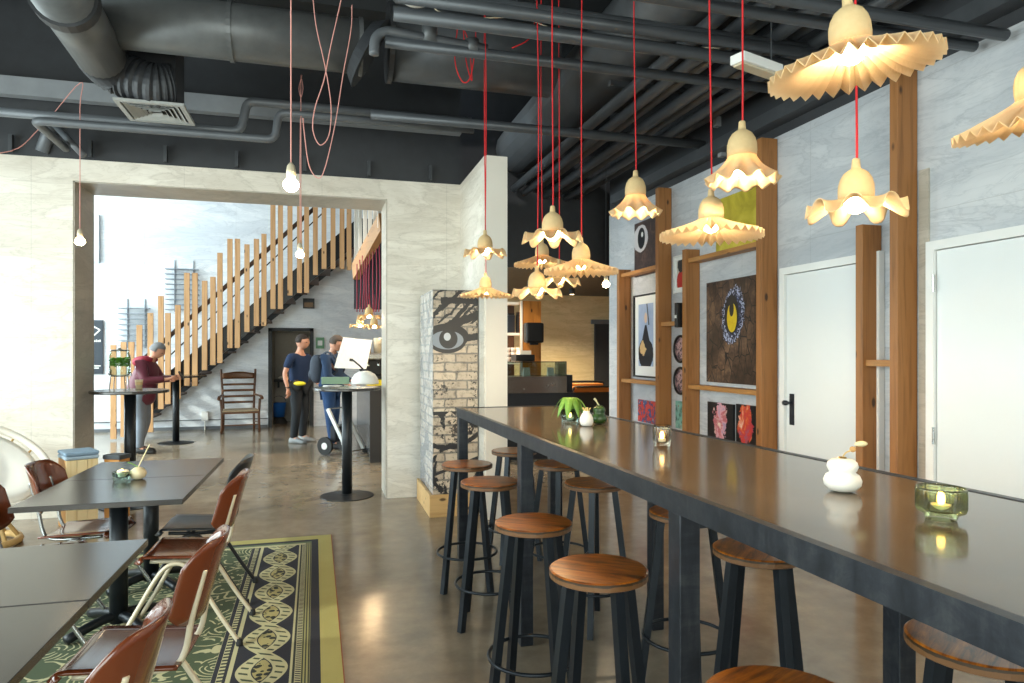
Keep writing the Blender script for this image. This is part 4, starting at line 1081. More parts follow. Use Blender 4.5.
for x in (-.05,.1): MB().tube([(x,-.12,.34),(x,-.12,.27),(x,-.26,.26)],.018,8).build('portafilter',M_chrome,t,sm=True)
# tilted white screen (back of a large pos monitor)
A=at(334,368,9.4); B=at(343,339,9.4); 
t=thing('menu_lightbox','large tilted white menu board above the coffee counter','board',(0,0,0))
q=[at(334,368,9.5),at(366,369,9.5),at(372,341,9.5),at(343,338,9.5)]
q=[Vector(a) for a in q]; MB().quadprism(q,[a+Vector((.01,.05,.01)) for a in q]).build('board_face',plain('board_white','#e8e6e4',.4),t)
MB().bar((q[1]+q[0])/2+Vector((.15,.03,0)),Vector(((q[1].x+q[0].x)/2+.25,q[0].y+.25,1.03)),.04,.04).build('stand',M_blackframe,t)

# counter and display beyond the ivory wall (right part)
ry=9.0
t=thing('display_counter','dark serving counter beyond the ivory wall','counter',(0,0,0))
dx0=2.25; dx1=atY(575,400,ry).x
zt=atY(540,393,ry).z
MB().rbox((dx0,ry,0),(dx1,ry+.7,zt)).build('body',plain('navy_black_panel','#1b2028',.4),t); MB().rbox((dx1-.12,ry+.1,zt),(dx1,ry+.7,atY(575,375,ry).z)).build('side_upstand',MC['navy_black_panel'],t)
za=atY(530,376.5,ry).z
t=thing('glass_display_case','glass topped food display case with steel front on the far counter','display case',(0,0,0))
g1=atY(566,370,ry).x
MB().rbox((dx0,ry-.03,zt+.002),(g1,ry+.5,za)).build('steel_front',plain('brushed_steel','#77706a',.25,.8,.08,15),t)
m=MB(); zc2=atY(540,362,ry).z
m.rbox((dx0,ry-.02,za+.002),(g1,ry-.012,zc2)); m.rbox((g1-.01,ry-.01,za+.002),(g1,ry+.45,zc2)); m.rbox((dx0,ry-.01,zc2-.006),(g1-.012,ry+.45,zc2)); m.build('glass_cover',glassy('display_glass','#d8e2de',.03,.85),t)
m=MB(); m.bar((dx0,ry-.016,zc2+.004),(g1,ry-.016,zc2+.004),.014,.01); m.bar((g1-.005,ry-.016,za),(g1-.005,ry-.016,zc2),.014,.014); m.build('glass_edge',M_blackframe,t)
for k,px in enumerate((527,551)):
    c=atY(px,373,ry+.2); tag(MB().quadprism([(c.x-.05,ry+.2,za+.003),(c.x+.05,ry+.2,za+.003),(c.x+.05,ry+.24,za+.003),(c.x-.05,ry+.24,za+.003)],[(c.x-.05,ry+.23,za+.12),(c.x+.05,ry+.23,za+.12),(c.x+.05,ry+.235,za+.12),(c.x-.05,ry+.235,za+.12)]).build('price_card',M_white),['left white price card inside the glass display','right white price card inside the glass display'][k],'card','cards in the glass display')
# shelf unit with wooden side
sy=10.2; t=thing('shelf_unit','tall open shelf unit with orange pine side panel behind the counter','shelf',(0,0,0))
a0=atY(520.5,320,sy).x; a1=atY(541,320,sy).x; ztp=atY(530,301,sy).z
Mpine=wood('orange_pine','#c07a30','#94561c','z',.5)
MB().rbox((a0,sy,0),(a1,sy+.04,ztp)).build('side_panel',Mpine,t)
for py in (303,334,363): z=atY(514,py,sy).z; MB().rbox((a0-.6,sy+.05,z-.02),(a0,sy+.35,z+.02)).build('shelf_board',M_column,t)
MB().rbox((a0-.6,sy+.36,0),(a0,sy+.38,ztp)).build('back_panel',plain('shelf_back','#4a3426',.6),t); MB().rbox((a0-.005,sy-.01,0),(a0+.03,sy-.0005,ztp)).build('edge_strip',M_column,t)
z=atY(514,334,sy).z+.021
for k,(px,col,w,h) in enumerate(((509,'#3a4a66',.12,.22),(513.5,'#1f2530',.13,.28),(518,'#15161a',.1,.3))):
    x=atY(px,330,sy).x+.02; x=atY(513.5,330,sy).x+(k-1)*.15; w*=.95; t=thing('canister',['blue grey canister, left one on the far shelf','dark blue canister in the middle of the far shelf','black canister, right one on the far shelf'][k],'container',(x,sy+.18,z),0,'canisters on the far shelf')
    MB().rbox((-w/2,-.06,0),(w/2,.06,h)).build('body',plain('can%d'%k,col,.4),t,bevel=.01); MB().rbox((-w/2+.01,-.05,h),(w/2-.01,.05,h+.03)).build('lid',M_blackframe,t)
z=atY(514,363,sy).z+.021
for k in range(4):
    px=509+k*3.4; x=atY(513,355,sy).x+(k-1.5)*.09; t=thing('cup_stack',['leftmost','second','third','rightmost'][k]+' stack of white cups on the lower far shelf','cups',(x,sy+.16,z),0,'cup stacks on the lower far shelf')
    for j in range(3): MB().lathe([(.03,.0+j*.075),(.042,.07+j*.075)],seg=14).build('cup',M_white,t,sm=True)
c=atY(531.5,332,sy-.01); z0=atY(531,343,sy).z; z1=atY(531,323,sy).z
t=thing('towel_dispenser','black paper towel dispenser on the orange pine panel','dispenser',(c.x,sy,0)); MB().rbox((-.14,-.2,z0),(.15,-.012,z1)).build('housing',M_blackframe,t,bevel=.03); MB().rbox((-.06,-.17,z0-.03),(.06,-.1,z0-.001)).build('outlet',M_rubber,t)
z0=atY(528,361,sy-.2).z; t=thing('wire_basket','black tray with papers fixed beside the pine panel','tray',(atY(525,358,sy-.2).x,sy-.2,z0)); MB().rbox((-.17,-.1,0),(.13,.199,.10)).build('tray_body',M_blackframe,t,bevel=.01); MB().rbox((-.1,-.06,.101),(.08,.12,.16)).build('paper',M_column,t)
# bench in the far room
c0=atY(574,388,11.5); c1_=atY(618,388,11.5); t=thing('timber_bench','orange timber table with black rim in the far room','table',(0,0,0))
MB().rbox((c0.x,11.5,c0.z-.08),(c1_.x+.4,12.1,c0.z)).build('tabletop',wood('orange_bench','#b8702c','#8a4f1c','x',.4),t)
MB().tube([(c0.x-.05,11.48,c0.z-.1),(c0.x-.0,11.48,c0.z+.02),(c0.x+.06,11.48,c0.z+.02),(c1_.x+.4,11.48,c0.z+.02)],.02,8).build('rim',M_blackframe,t)
MB().rbox((c0.x+.02,11.6,0),(c1_.x+.4,12.0,c0.z-.081)).build('body',M_dark,t)
c0=atY(547,382,12.4); t=thing('low_rail_bench','low ochre bench with black rail before the far marble wall','bench',(0,0,0))
MB().rbox((c0.x,12.4,c0.z-.25),(c0.x+1.2,12.8,c0.z-.05)).build('bench_top',MC['orange_bench'],t); MB().tube([(c0.x,12.38,c0.z),(c0.x+1.15,12.38,c0.z),(c0.x+1.2,12.38,c0.z-.12)],.02,8).build('rail',M_blackframe,t); MB().rbox((c0.x+.1,12.5,0),(c0.x+1.1,12.7,c0.z-.26)).build('body',M_dark,t)

# ------------------------------------------------------------------ left side: rattan chair, crate
c=atY(0,465,6.35)
t=thing('rattan_bowl_chair','round white cushioned rattan bowl chair at the left frame edge','chair',(-2.58,6.12,0),.35)
M_rat=wood('rattan','#c9a66c','#a07c46','x',.5,knots=False); M_cush=plain('white_cushion','#f1ede6',.85,0,.02,8)
T=Matrix.Translation((0,0,.56))@Matrix.Rotation(.55,4,'X')@Matrix.Rotation(.35,4,'Y')
ring=[T@Vector((.50*math.cos(a),.50*math.sin(a),.10)) for a in [2*PI*k/48 for k in range(48)]]
MB().tube(ring,.03,10,closed=True).build('rim_ring',M_column,t,sm=True)
m=MB()
for k in range(18):
    a=2*PI*k/18; m.tube([T@Vector((rr*math.cos(a),rr*math.sin(a),zz)) for rr,zz in ((.50,.10),(.40,-.04),(.24,-.13),(.05,-.16))],.009,6)
m.build('rattan_ribs',M_rat,t,sm=True)
m=MB(); m.lathe([(.02,-.13),(.22,-.11),(.36,-.04),(.435,.05),(.435,.085),(.38,.09),(.30,.04),(.16,.0),(.02,-.015)],seg=40,caps=True,mat=T); m.build('cushion',M_cush,t,sm=True)
m=MB(); m.tube([Vector((.30*math.cos(a),.30*math.sin(a),.03)) for a in [2*PI*k/36 for k in range(36)]],.028,8,closed=True)
m.tube([Vector((.22*math.cos(a),.22*math.sin(a),.33)) for a in [2*PI*k/36 for k in range(36)]],.022,8,closed=True)
for k in range(8):
    a=2*PI*k/8; m.tube([(.30*math.cos(a),.30*math.sin(a),.03),(.19*math.cos(a+.3),.19*math.sin(a+.3),.2),(.22*math.cos(a+.6),.22*math.sin(a+.6),.33)],.016,8)
m.build('base_frame',M_rat,t,sm=True)
A=at(66,459,5.67); B=at(101,455,5.85); A.z=B.z=0
ang=math.atan2(B.y-A.y,B.x-A.x); ln=(B-A).length-.02
t=thing('wooden_crate','pale plank crate with blue-grey cushions by the left jamb','crate',(A.x,A.y,0),ang)
Mcr=wood('pale_crate','#ead2a2','#d6b67c','z',.6)
for k in range(3):
    MB().rbox((k*ln/3+.002,0,0),((k+1)*ln/3-.002,.022,.58)).build('plank',Mcr,t)
m=MB(); m.rbox((0,.023,0),(.025,.28,.58)); m.rbox((ln-.025,.023,0),(ln,.28,.58)); m.rbox((.025,.26,0),(ln-.025,.28,.58)); m.rbox((.025,.023,.02),(ln-.025,.26,.05)); m.build('crate_body',wood('brown_crate','#b98446','#94622c','z',.6),t)
for k in range(2): MB().rbox((-.008,-.008,.582+k*.034),(ln+.008,.285,.614+k*.034)).build('seat_pad',plain('pad%d'%k,['#9db0c0','#7f97ad'][k],.8),t,bevel=.012)
C=at(102,453,5.9); D_=at(117,453,5.87); C.z=D_.z=0; ang2=math.atan2(D_.y-C.y,D_.x-C.x)
t=thing('small_crate','smaller orange brown crate with a dark lid behind the plank crate','crate',(C.x+.02,C.y-.01,0),ang2)
m=MB(); l2=(D_-C).length
for (a0_,b0_,a1_,b1_) in ((0,0,l2,.02),(0,.1,l2,.12),(0,.02,.02,.1),(l2-.02,.02,l2,.1)): m.rbox((a0_,b0_,0),(a1_,b1_,.56))
m.build('crate_body',wood('orange_crate','#bf8442','#965e24','z',.6),t)
MB().rbox((-.01,-.01,.561),(l2+.01,.13,.60)).build('lid',plain('dark_lid','#3a4046',.6),t,bevel=.006)

# ------------------------------------------------------------------ things on tables
G1=glassy('green_ribbed_glass','#e9edd0',.04,.66); G2=glassy('clear_cut_glass','#fdf8ee',.04,.72); G3=glassy('teal_glass','#e2efe9',.04,.72)
def candle(t,z=.012,r=.02,h=.018,s=1):
    MB().lathe([(r,z),(r,z+h),(r-.003,z+h)],seg=18).build('tealight',M_wax,t,sm=True)
    MB().ball((0,0,z+h+.014),.007*s,10,8,sc=(1,1,2)).build('flame',M_flame,t,sm=True)
def ribbed(name,label,loc,r,h,glass,n=28,foot=True,group='glass candle holders'):
    t=thing(name,label,'candle holder',loc,0,group); m=MB(); seg=n*4
    prof=([(r*.62,.0),(r*.66,.008),(r*.66,.012)] if foot else [(r*.9,0)])+[(r*.97,.02),(r,.03),(r,h*.92),(r*1.01,h),(r*.95,h),(r*.93,h*.9),(r*.93,.03),(r*.5,.018)]
    rings=[]
    for (q,z) in prof:
        rings.append([m.b.verts.new(((q+(.0018*math.cos(n*2*PI*j/seg) if .02<z<h*.95 and q>r*.96 else 0))*math.cos(2*PI*j/seg),(q+(.0018*math.cos(n*2*PI*j/seg) if .02<z<h*.95 and q>r*.96 else 0))*math.sin(2*PI*j/seg),z)) for j in range(seg)])
    for A_,B_ in zip(rings,rings[1:]):
        for j in range(seg): m.face([A_[j],A_[(j+1)%seg],B_[(j+1)%seg],B_[j]])
    m.build('glass_cup',glass,t,sm=True); candle(t,.02,r*.42,.016,1.3)
    return t
zb=1.089
c=fl(941,519,zb); ribbed('ribbed_candle_glass','green ribbed glass candle holder at the near end of the bar',(c.x,c.y,zb),.054,.078,G1)
c=fl(662,447,zb); ribbed('square_candle_glass','clear glowing candle glass in the middle of the bar',(c.x,c.y,zb),.038,.093,G2,10,False)
c=fl(842.5,491,zb); t=thing('gourd_vase','white double-bulb gourd vase with a dry stem on the bar','vase',(c.x,c.y,zb))
k=1.0
MB().lathe([(.02,0),(.036,.004),(.050,.018),(.0525,.032),(.046,.048),(.034,.0555),(.038,.060),(.043,.072),(.040,.085),(.028,.094),(.012,.097)],seg=36).build('vase_body',plain('matt_white_ceramic','#ebe6dc',.55,0,.03,30),t,sm=True)
MB().lathe([(.012,.097),(.010,.101)],seg=12).build('neck_rim',M_gold,t)
MB().tube(bez([(0,0,.099),(.012,0,.112),(.03,0,.118),(.045,0,.128)],12),.0022,6).build('stem',plain('straw','#c8ac74',.7),t)
MB().ball((.036,0,.121),.009,8,6).build('seed_head',plain('tan_seed','#b98f58',.7),t); MB().ball((.066,0,.136),.02,12,8,sc=(1.15,.5,.42)).build('dry_leaf',plain('pale_straw','#e6d6a6',.7),t,sm=True)
# plant / vase / gourd group at the far part
c=fl(570,423,zb); t=thing('plant_glass','drooping green leaf sprig in a candle glass on the bar','plant',(c.x,c.y,zb))
MB().lathe([(.05,0),(.052,.004),(.048,.012),(.056,.03),(.055,.075),(.052,.075),(.052,.03),(.03,.012)],seg=28,caps=False).build('glass_cup',G3,t,sm=True); candle(t,.014,.02,.02,1.2)
m=MB()
for k in range(8):
    a=2*PI*k/8+.3; L_=.10+.02*math.sin(k*3); 
    def lf_(u,v,a=a,L_=L_):
        r=L_*u; w=.022*math.sin(PI*min(1,u*1.0))**.7*(2*v-1); z=.135-.02*u+.03*math.sin(PI*u)-.085*u*u-.15*abs(w)
        return (r*math.cos(a)-w*math.sin(a),r*math.sin(a)+w*math.cos(a),z)
    m.grid(8,2,lf_)
m.build('leaves',plain('leaf_green','#6f9a3c',.45,0,.15,30),t,solid=.0012,sm=True); MB().tube([(0,.0,.05),(0,0,.135)],.003,6).build('stem',MC['leaf_green'],t)
c=fl(586.5,426,zb); t=thing('bud_vase','small white pear shaped vase between the plant and the green gourd','vase',(c.x,c.y,zb))
MB().lathe([(.022,0),(.032,.006),(.038,.025),(.036,.045),(.026,.065),(.018,.075),(.02,.082),(.017,.083)],seg=28).build('vase_body',MC['matt_white_ceramic'],t,sm=True)
m=MB()
for k in range(6): a=k*PI/3; m.bar((.012*math.cos(a),.012*math.sin(a),.08),(.024*math.cos(a),.024*math.sin(a),.10),.012,.002)
m.build('petals',plain('pale_ochre','#d9bf7a',.7),t)
c=fl(600,424,zb); t=thing('green_gourd','dark green double gourd with a curved pale stem on the bar','gourd',(c.x,c.y+.01,zb))
MB().lathe([(.01,0),(.03,.004),(.043,.022),(.043,.04),(.032,.056),(.03,.062),(.036,.075),(.034,.09),(.02,.102),(.006,.105)],seg=28).build('gourd_body',plain('gourd_green','#27421c',.25,0,.5,50),t,sm=True)
MB().tube(bez([(0,0,.103),(-.01,0,.115),(-.02,0,.132),(-.03,0,.142)],10),[.004]*6+[.006]*3+[.007],8).build('stem',plain('pale_stem','#d8cfa0',.7),t,sm=True)
# dining table pieces
c=fl(122,481,.75); ribbed('candle_bowl','teal glass bowl with a candle on the dining table',(c.x,c.y,.7515),.048,.055,G3,12,False)
for q in ((.018,.012),(-.016,.018),(.004,-.022)): MB().ball((q[0],q[1],.046),.017,12,8).build('wax_ball',plain('cream_wax','#e9dcc0',.6),bpy.data.objects['candle_bowl'],sm=True)
c=fl(134,481,.75); t=thing('round_white_vase','small round cream vase with a long dry stick on the dining table','vase',(c.x+.01,c.y+.05,.7515))
MB().lathe([(.015,0),(.035,.008),(.045,.03),(.04,.052),(.02,.068),(.01,.07)],seg=24).build('vase_body',plain('cream_ceramic','#e0cfa8',.5),t,sm=True); MB().tube([(0,0,.07),(.06,0,.20)],.0035,6).build('stick',MC['pale_straw'],t)
MB().tube(bez([(0,0,.07),(-.03,0,.09),(-.055,0,.10)],8),.003,6).build('twig',MC['leaf_green'],t)

# ------------------------------------------------------------------ people
def skin_mesh(nodes,edges,root=0,levels=2):
    """nodes: list of (x,y,z,rx,ry). Returns evaluated bmesh data"""
    me=bpy.data.meshes.new('sk'); me.from_pydata([n[:3] for n in nodes],edges,[]); me.update()
    o=bpy.data.objects.new('sk',me); COL.objects.link(o)
    md=o.modifiers.new('s','SKIN'); md.use_smooth_shade=True
    sk=me.skin_vertices[0].data
    for i,n in enumerate(nodes):
        sk[i].radius=(n[3],n[4] if len(n)>4 else n[3]); sk[i].use_root=(i==root)
    sb=o.modifiers.new('b','SUBSURF'); sb.levels=levels; sb.render_levels=levels
    dg=bpy.context.evaluated_depsgraph_get(); dg.update()
    ev=bpy.data.meshes.new_from_object(o.evaluated_get(dg))
    bpy.data.objects.remove(o); return ev
def obj_from(name,me,mats,parent,extra=None):
    b=bmesh.new(); b.from_mesh(me)
    mb=MB(); mb.b=b
    if extra: extra(mb)
    return mb.build(name,mats,parent,sm=True)
SKIN=plain('skin_tone','#c99278',.5,0,.05,30)
def person(label,loc,rz,J,top,legs,shoes,hair,sleeve='long',name='person',hood=None,tall=1.0,topl=.0):
    """J: joint dict in local metres, facing +X, left side +Y"""
    t=thing(name,label,'person',loc,rz)
    t.scale=(tall*1.1,tall*1.12,tall)
    j=lambda k:J[k]
    hip=Vector(J['hip']); ch=Vector(J['chest']); nk=Vector(J['neck']); hd=Vector(J['head'])
    names=['hip','belly','chest','neck','head']
    N=[];E=[];ix={}
    def add(k,p,r,ry=None,link=None):
        ix[k]=len(N); N.append((*p,r,ry or r))
        if link is not None: E.append((ix[link],ix[k]))
    add('hip',hip,.10,.14); bel=hip.lerp(ch,.5); add('belly',bel,.095,.13,'hip'); add('chest',ch,.10,.15,'belly'); add('neckb',ch.lerp(nk,.7),.06,.07,'chest'); add('neck',nk,.05,.05,'neckb')
    add('skull',hd,.06,.06,'neck')
    for s in ('L','R'):
        sh,el,wr,ha=[Vector(J[k+s]) for k in ('sh','el','wr','ha')]
        add('sh'+s,sh,.05,.05,'chest'); add('ua'+s,sh.lerp(el,.5),.042,None,'sh'+s); add('el'+s,el,.036,None,'ua'+s); add('fa'+s,el.lerp(wr,.4),.034,None,'el'+s); add('wr'+s,wr,.023,None,'fa'+s); add('pa'+s,wr.lerp(ha,.7),.026,.030,'wr'+s)
        hp,kn,an,to=[Vector(J[k+s]) for k in ('hp','kn','an','to')]
        add('hp'+s,hp,.085,None,'hip'); add('th'+s,hp.lerp(kn,.5),.072,None,'hp'+s); add('kn'+s,kn,.052,None,'th'+s); add('ca'+s,kn.lerp(an,.35),.05,None,'kn'+s); add('an'+s,an,.034,None,'ca'+s); add('to'+s,to,.03,.035,'an'+s)
    me=skin_mesh(N,E,0,2)
    def extra(mb):
        # head
        fw=Vector(J.get('look',(1,0,0))).normalized(); side=Vector((0,0,1)).cross(fw).normalized(); up=fw.cross(side)
        def hf(q):
            x,y,z=q; 
            wv=1-.18*max(0,-z)-.0; x2=x*(.98+.04*z); 
            if z<-.2 and x>0: x2*=1.0
            nose=.20*math.exp(-((z+.08)**2)/.02-(y**2)/.02) if x>0 else 0
            brow=.04*math.exp(-((z-.12)**2)/.01) if x>0 else 0
            eye=-.05*math.exp(-((z-.02)**2)/.008-((abs(y)-.36)**2)/.02) if x>0 else 0
            chin=.06*math.exp(-((z+.75)**2)/.03) if x>0 else 0
            p=Vector((x2+nose+brow+eye+chin,y*wv*.78,z*1.18))
            return fw*p.x+side*p.y+up*p.z
        mb.ball(hd,.098,28,22,fn=hf)
        for s in (1,-1): mb.ball(hd+side*.078*s+up*-.005-fw*.005,.026,8,6,fn=lambda q:fw*q.x*.7+side*q.y*.35+up*q.z*1.1)
        mb.tube([hd+fw*.088-up*.05-side*.022,hd+fw*.095-up*.048,hd+fw*.088-up*.05+side*.022],[.004,.007,.004],6)
        # hands: fingers
        for s in ('L','R'):
            wr,ha=Vector(J['wr'+s]),Vector(J['ha'+s]); d=(ha-wr).normalized(); cu=Vector(J.get('curl'+s,(0,0,-1))).normalized()
            sd=d.cross(cu).normalized(); cu=sd.cross(d).normalized()
            for i,(o,l) in enumerate(((-.03,.062),(-.011,.074),(.009,.069),(.028,.054))):
                b0=wr.lerp(ha,.75)+sd*o; p1=b0+d*l*.45+cu*.012; p2=p1+d*l*.3+cu*.026; p3=p2+d*l*.05+cu*.024
                mb.tube([b0-d*.02,b0,p1,p2,p3],[.010,.0095,.009,.008,.006],8)
            q=1 if s=='L' else -1
            b0=wr.lerp(ha,.25)-sd*.028; mb.tube([b0,b0-sd*.02+d*.025,b0-sd*.022+d*.05+cu*.012,b0-sd*.014+d*.065+cu*.02],[.012,.011,.010,.007],8)
    obj_from('body',me,SKIN,t,extra)
    bpy.data.meshes.remove(me)
    for s in (1,-1):
        fw=Vector(J.get('look',(1,0,0))).normalized(); side=Vector((0,0,1)).cross(fw).normalized(); up=fw.cross(side)
        MB().ball(hd+fw*.082+side*.034*s+up*.003,.010,10,8).build('eye',plain('eye_dark','#2a221e',.3),t,sm=True)
    # hair cap
    def hair_f(q):
        x,y,z=q; p=Vector((x,y*.86,z*1.2)); k=1.0
        if x>.15 and z<.42: k=.78
        if z<-.25: k=.80
        return (fw*p.x+side*p.y+up*p.z)*k
    MB().ball(hd+up*.012-fw*.008,.107,26,20,fn=hair_f).build('hair',hair,t,sm=True)
    # trousers
    N=[];E=[];ix.clear()
    add('hip',hip+Vector((0,0,.03)),.125,.165)
    for s in ('L','R'):
        hp,kn,an=[Vector(J[k+s]) for k in ('hp','kn','an')]
        add('hp'+s,hp,.11,None,'hip'); add('th'+s,hp.lerp(kn,.5),.092,None,'hp'+s); add('kn'+s,kn,.072,None,'th'+s); add('ca'+s,kn.lerp(an,.4),.068,None,'kn'+s); add('an'+s,kn.lerp(an,.9),.058,None,'ca'+s); add('cf'+s,Vector((an.x,an.y,.07)),.056,None,'an'+s)
    me=skin_mesh(N,E,0,2); obj_from('trousers',me,legs,t)
    # top
    N=[];E=[];ix.clear(); g=topl
    add('hem',hip+Vector((0,0,-.10-topl)),.14+g*.35,.175+g*.3); add('belly',bel,.13+g*.4,.165+g*.3,'hem'); add('chest',ch,.135+g*.35,.18+g*.15,'belly'); add('neckb',ch.lerp(nk,.75),.075,.09,'chest')
    for s in ('L','R'):
        sh,el,wr=[Vector(J[k+s]) for k in ('sh','el','wr')]
        add('sh'+s,sh,.072,.075,'chest')
        if sleeve=='long': add('ua'+s,sh.lerp(el,.5),.062+g*.18,None,'sh'+s); add('el'+s,el,.054+g*.18,None,'ua'+s); add('fa'+s,el.lerp(wr,.9),.042+g*.06,None,'el'+s)
        else: add('ua'+s,sh.lerp(el,.4),.062,None,'sh'+s); add('ue'+s,sh.lerp(el,.72),.058,None,'ua'+s)
    me=skin_mesh(N,E,0,2); obj_from('jacket' if topl else 'shirt',me,top,t)
    for s in ('L','R'):
        an,to=Vector(J['an'+s]),Vector(J['to'+s]); d=Vector((to.x-an.x,to.y-an.y,0)).normalized(); h0=Vector((an.x,an.y,0))-d*.06; sd=Vector((-d.y,d.x,0))
        m=MB(); prof=[(0,.036,.085),(.06,.04,.10),(.12,.04,.095),(.18,.046,.065),(.24,.046,.05),(.275,.034,.035)]
        rings=[]
        for (u,w,hh) in prof:
            c=h0+d*u; rings.append(m._v([c+sd*w*1+Vector((0,0,.003)),c+sd*w*.98+Vector((0,0,hh*.55)),c+sd*w*.5+Vector((0,0,hh)),c-sd*w*.5+Vector((0,0,hh)),c-sd*w*.98+Vector((0,0,hh*.55)),c-sd*w+Vector((0,0,.003))]))
        for A_,B_ in zip(rings,rings[1:]):
            for k in range(6): m.face([A_[k],A_[(k+1)%6],B_[(k+1)%6],B_[k]])
        m.face(rings[0][::-1]); m.face(rings[-1]); sh_=m.build('shoe',shoes,t,sm=True)
    return t
def base_pose():
    return dict(hip=(0,0,.95),chest=(.0,0,1.30),neck=(.02,0,1.50),head=(.045,0,1.63),
     shL=(0,.19,1.40),elL=(-.02,.25,1.12),wrL=(.05,.25,.88),haL=(.07,.25,.79),
     shR=(0,-.19,1.40),elR=(-.02,-.25,1.12),wrR=(.05,-.25,.88),haR=(.07,-.25,.79),
     hpL=(0,.09,.90),knL=(.02,.10,.50),anL=(-.02,.11,.09),toL=(.10,.12,.04),
     hpR=(0,-.09,.90),knR=(.02,-.10,.50),anR=(-.02,-.11,.09),toR=(.10,-.12,.04))
# man in red jacket leaning over his phone at the standing table
J=base_pose()
J.update(hip=(-.06,0,.93),chest=(.0,0,1.27),neck=(.10,0,1.46),head=(.17,0,1.57),look=(.9,0,-.42),
  shL=(.02,.18,1.37),elL=(.12,.24,1.12),wrL=(.36,.14,1.14),haL=(.45,.10,1.16),curlL=(.2,-1,0),
  shR=(.02,-.18,1.37),elR=(.10,-.25,1.12),wrR=(.36,-.15,1.14),haR=(.45,-.11,1.16),curlR=(.2,1,0),
  hpL=(-.06,.08,.88),knL=(-.02,.09,.48),anL=(-.12,.09,.09),toL=(.0,.10,.04),hpR=(-.06,-.08,.88),knR=(-.01,-.09,.48),anR=(-.02,-.12,.09),toR=(.10,-.13,.04))
f0=fl(152,453); 
p1=person('man in a burgundy hooded jacket bending over a phone at the table',(f0.x-.12,f0.y+.1,0),-.15,J,plain('burgundy_nylon','#561228',.55,0,.1,20),plain('grey_trousers','#6f7782',.8),M_rubber,plain('grey_hair','#7e7e80',.8),topl=.12,tall=.955)
Mh=plain('red_hood','#8a1830',.7)
m=MB(); m.tube(bez([(.13,.07,1.43),(.04,.11,1.45),(-.05,.08,1.42),(-.09,0,1.40),(-.05,-.08,1.42),(.04,-.11,1.45),(.13,-.07,1.43)],24),[.03+.04*math.sin(PI*i/24) for i in range(25)],10); m.build('hood',Mh,p1,sm=True)
ph=J['haL']; t=thing('phone','dark phone held by the man in the burgundy jacket','phone',(0,0,0)); w_=p1.matrix_world
pr_=Matrix.Translation((f0.x-.12,f0.y+.1,0))@Matrix.Rotation(-.15,4,'Z')@Matrix.Scale(.955,4)
pc=pr_@Vector((.54,0,1.19)); t.location=pc; t.rotation_euler=(0,-.5,-.15)
MB().rbox((-.004,-.04,-.07),(.004,.04,.07)).build('phone_body',M_blackframe,t,bevel=.003); MB().rbox((-.0055,-.036,-.064),(-.0045,.036,.064)).build('screen',plain('screen_dark','#10151c',.1),t)
# man in navy t-shirt
J=base_pose(); J.update(look=(.98,.1,-.12),head=(.06,0,1.63),
  elR=(-.06,-.27,1.12),wrR=(.0,-.28,.88),haR=(.03,-.28,.79),elL=(.04,.27,1.12),wrL=(.22,.16,.98),haL=(.30,.10,.95))
J['shL']=(0,.21,1.40);J['shR']=(0,-.21,1.40)
f1=fl(303,442); p2=person('man in a navy t-shirt and dark cargo trousers with a tool pouch',(f1.x-.06,f1.y,0),-.55,J,plain('navy_cotton','#13294a',.85),plain('dark_cargo','#22262b',.85),plain('grey_shoe','#8d9092',.6),plain('dark_hair','#2a201b',.8),sleeve='short',tall=1.01)
m=MB().ball((.10,-.20,.93),.10,12,8,sc=(1.1,.6,.9)); m.build('tool_pouch',M_rubber,p2,sm=True)
MB().ball((.17,-.24,.97),.07,12,8,sc=(1.5,.6,.5)).build('yellow_cloth',MC['yellow_plastic'],p2,sm=True)
MB().tube(arc((-.005,-.28,.905),.034,0,2*PI,16,'xy')[:-1],.008,6,closed=True).build('watch',M_rubber,p2)
# man with backpack
J=base_pose(); J.update(look=(.95,0,-.3),head=(.08,0,1.62),chest=(.03,0,1.29),hip=(-.02,0,.94),
  elR=(.05,-.26,1.12),wrR=(.25,-.20,1.02),haR=(.33,-.17,1.0),elL=(.05,.26,1.12),wrL=(.25,.2,1.02),haL=(.33,.17,1.0),
  anL=(-.04,.12,.09),toL=(.08,.13,.04),anR=(.06,-.10,.09),toR=(.18,-.11,.04))
f2=fl(321,447.5); p3=person('man in a navy hoodie and blue jeans carrying a grey backpack',(f2.x+.15,f2.y-.1,0),-.35,J,plain('navy_hoodie','#16304f',.85),plain('blue_jeans','#23436e',.85),plain('black_shoe','#1d1d20',.6),plain('brown_hair','#4a3f38',.8),tall=.995,topl=.04)
bp=MB().ball((-.19,0,1.23),.165,20,16,sc=(.6,.78,1.35),fn=lambda q:Vector((math.copysign(abs(q.x)**.7,q.x),math.copysign(abs(q.y)**.7,q.y),math.copysign(abs(q.z)**.8,q.z)))).build('backpack',plain('grey_pack','#3b4350',.8),p3,sm=True)
MB().ball((-.27,0,1.14),.085,14,10,sc=(.6,1.2,1.1)).build('front_pocket',MC['grey_pack'],bp,sm=True)
for s in (1,-1): MB().tube(bez([(-.12,s*.10,1.40),(.0,s*.13,1.49),(.13,s*.13,1.36),(.12,s*.15,1.18),(-.08,s*.16,1.08)],20),.018,6).build('strap',MC['grey_pack'],p3,sm=True)
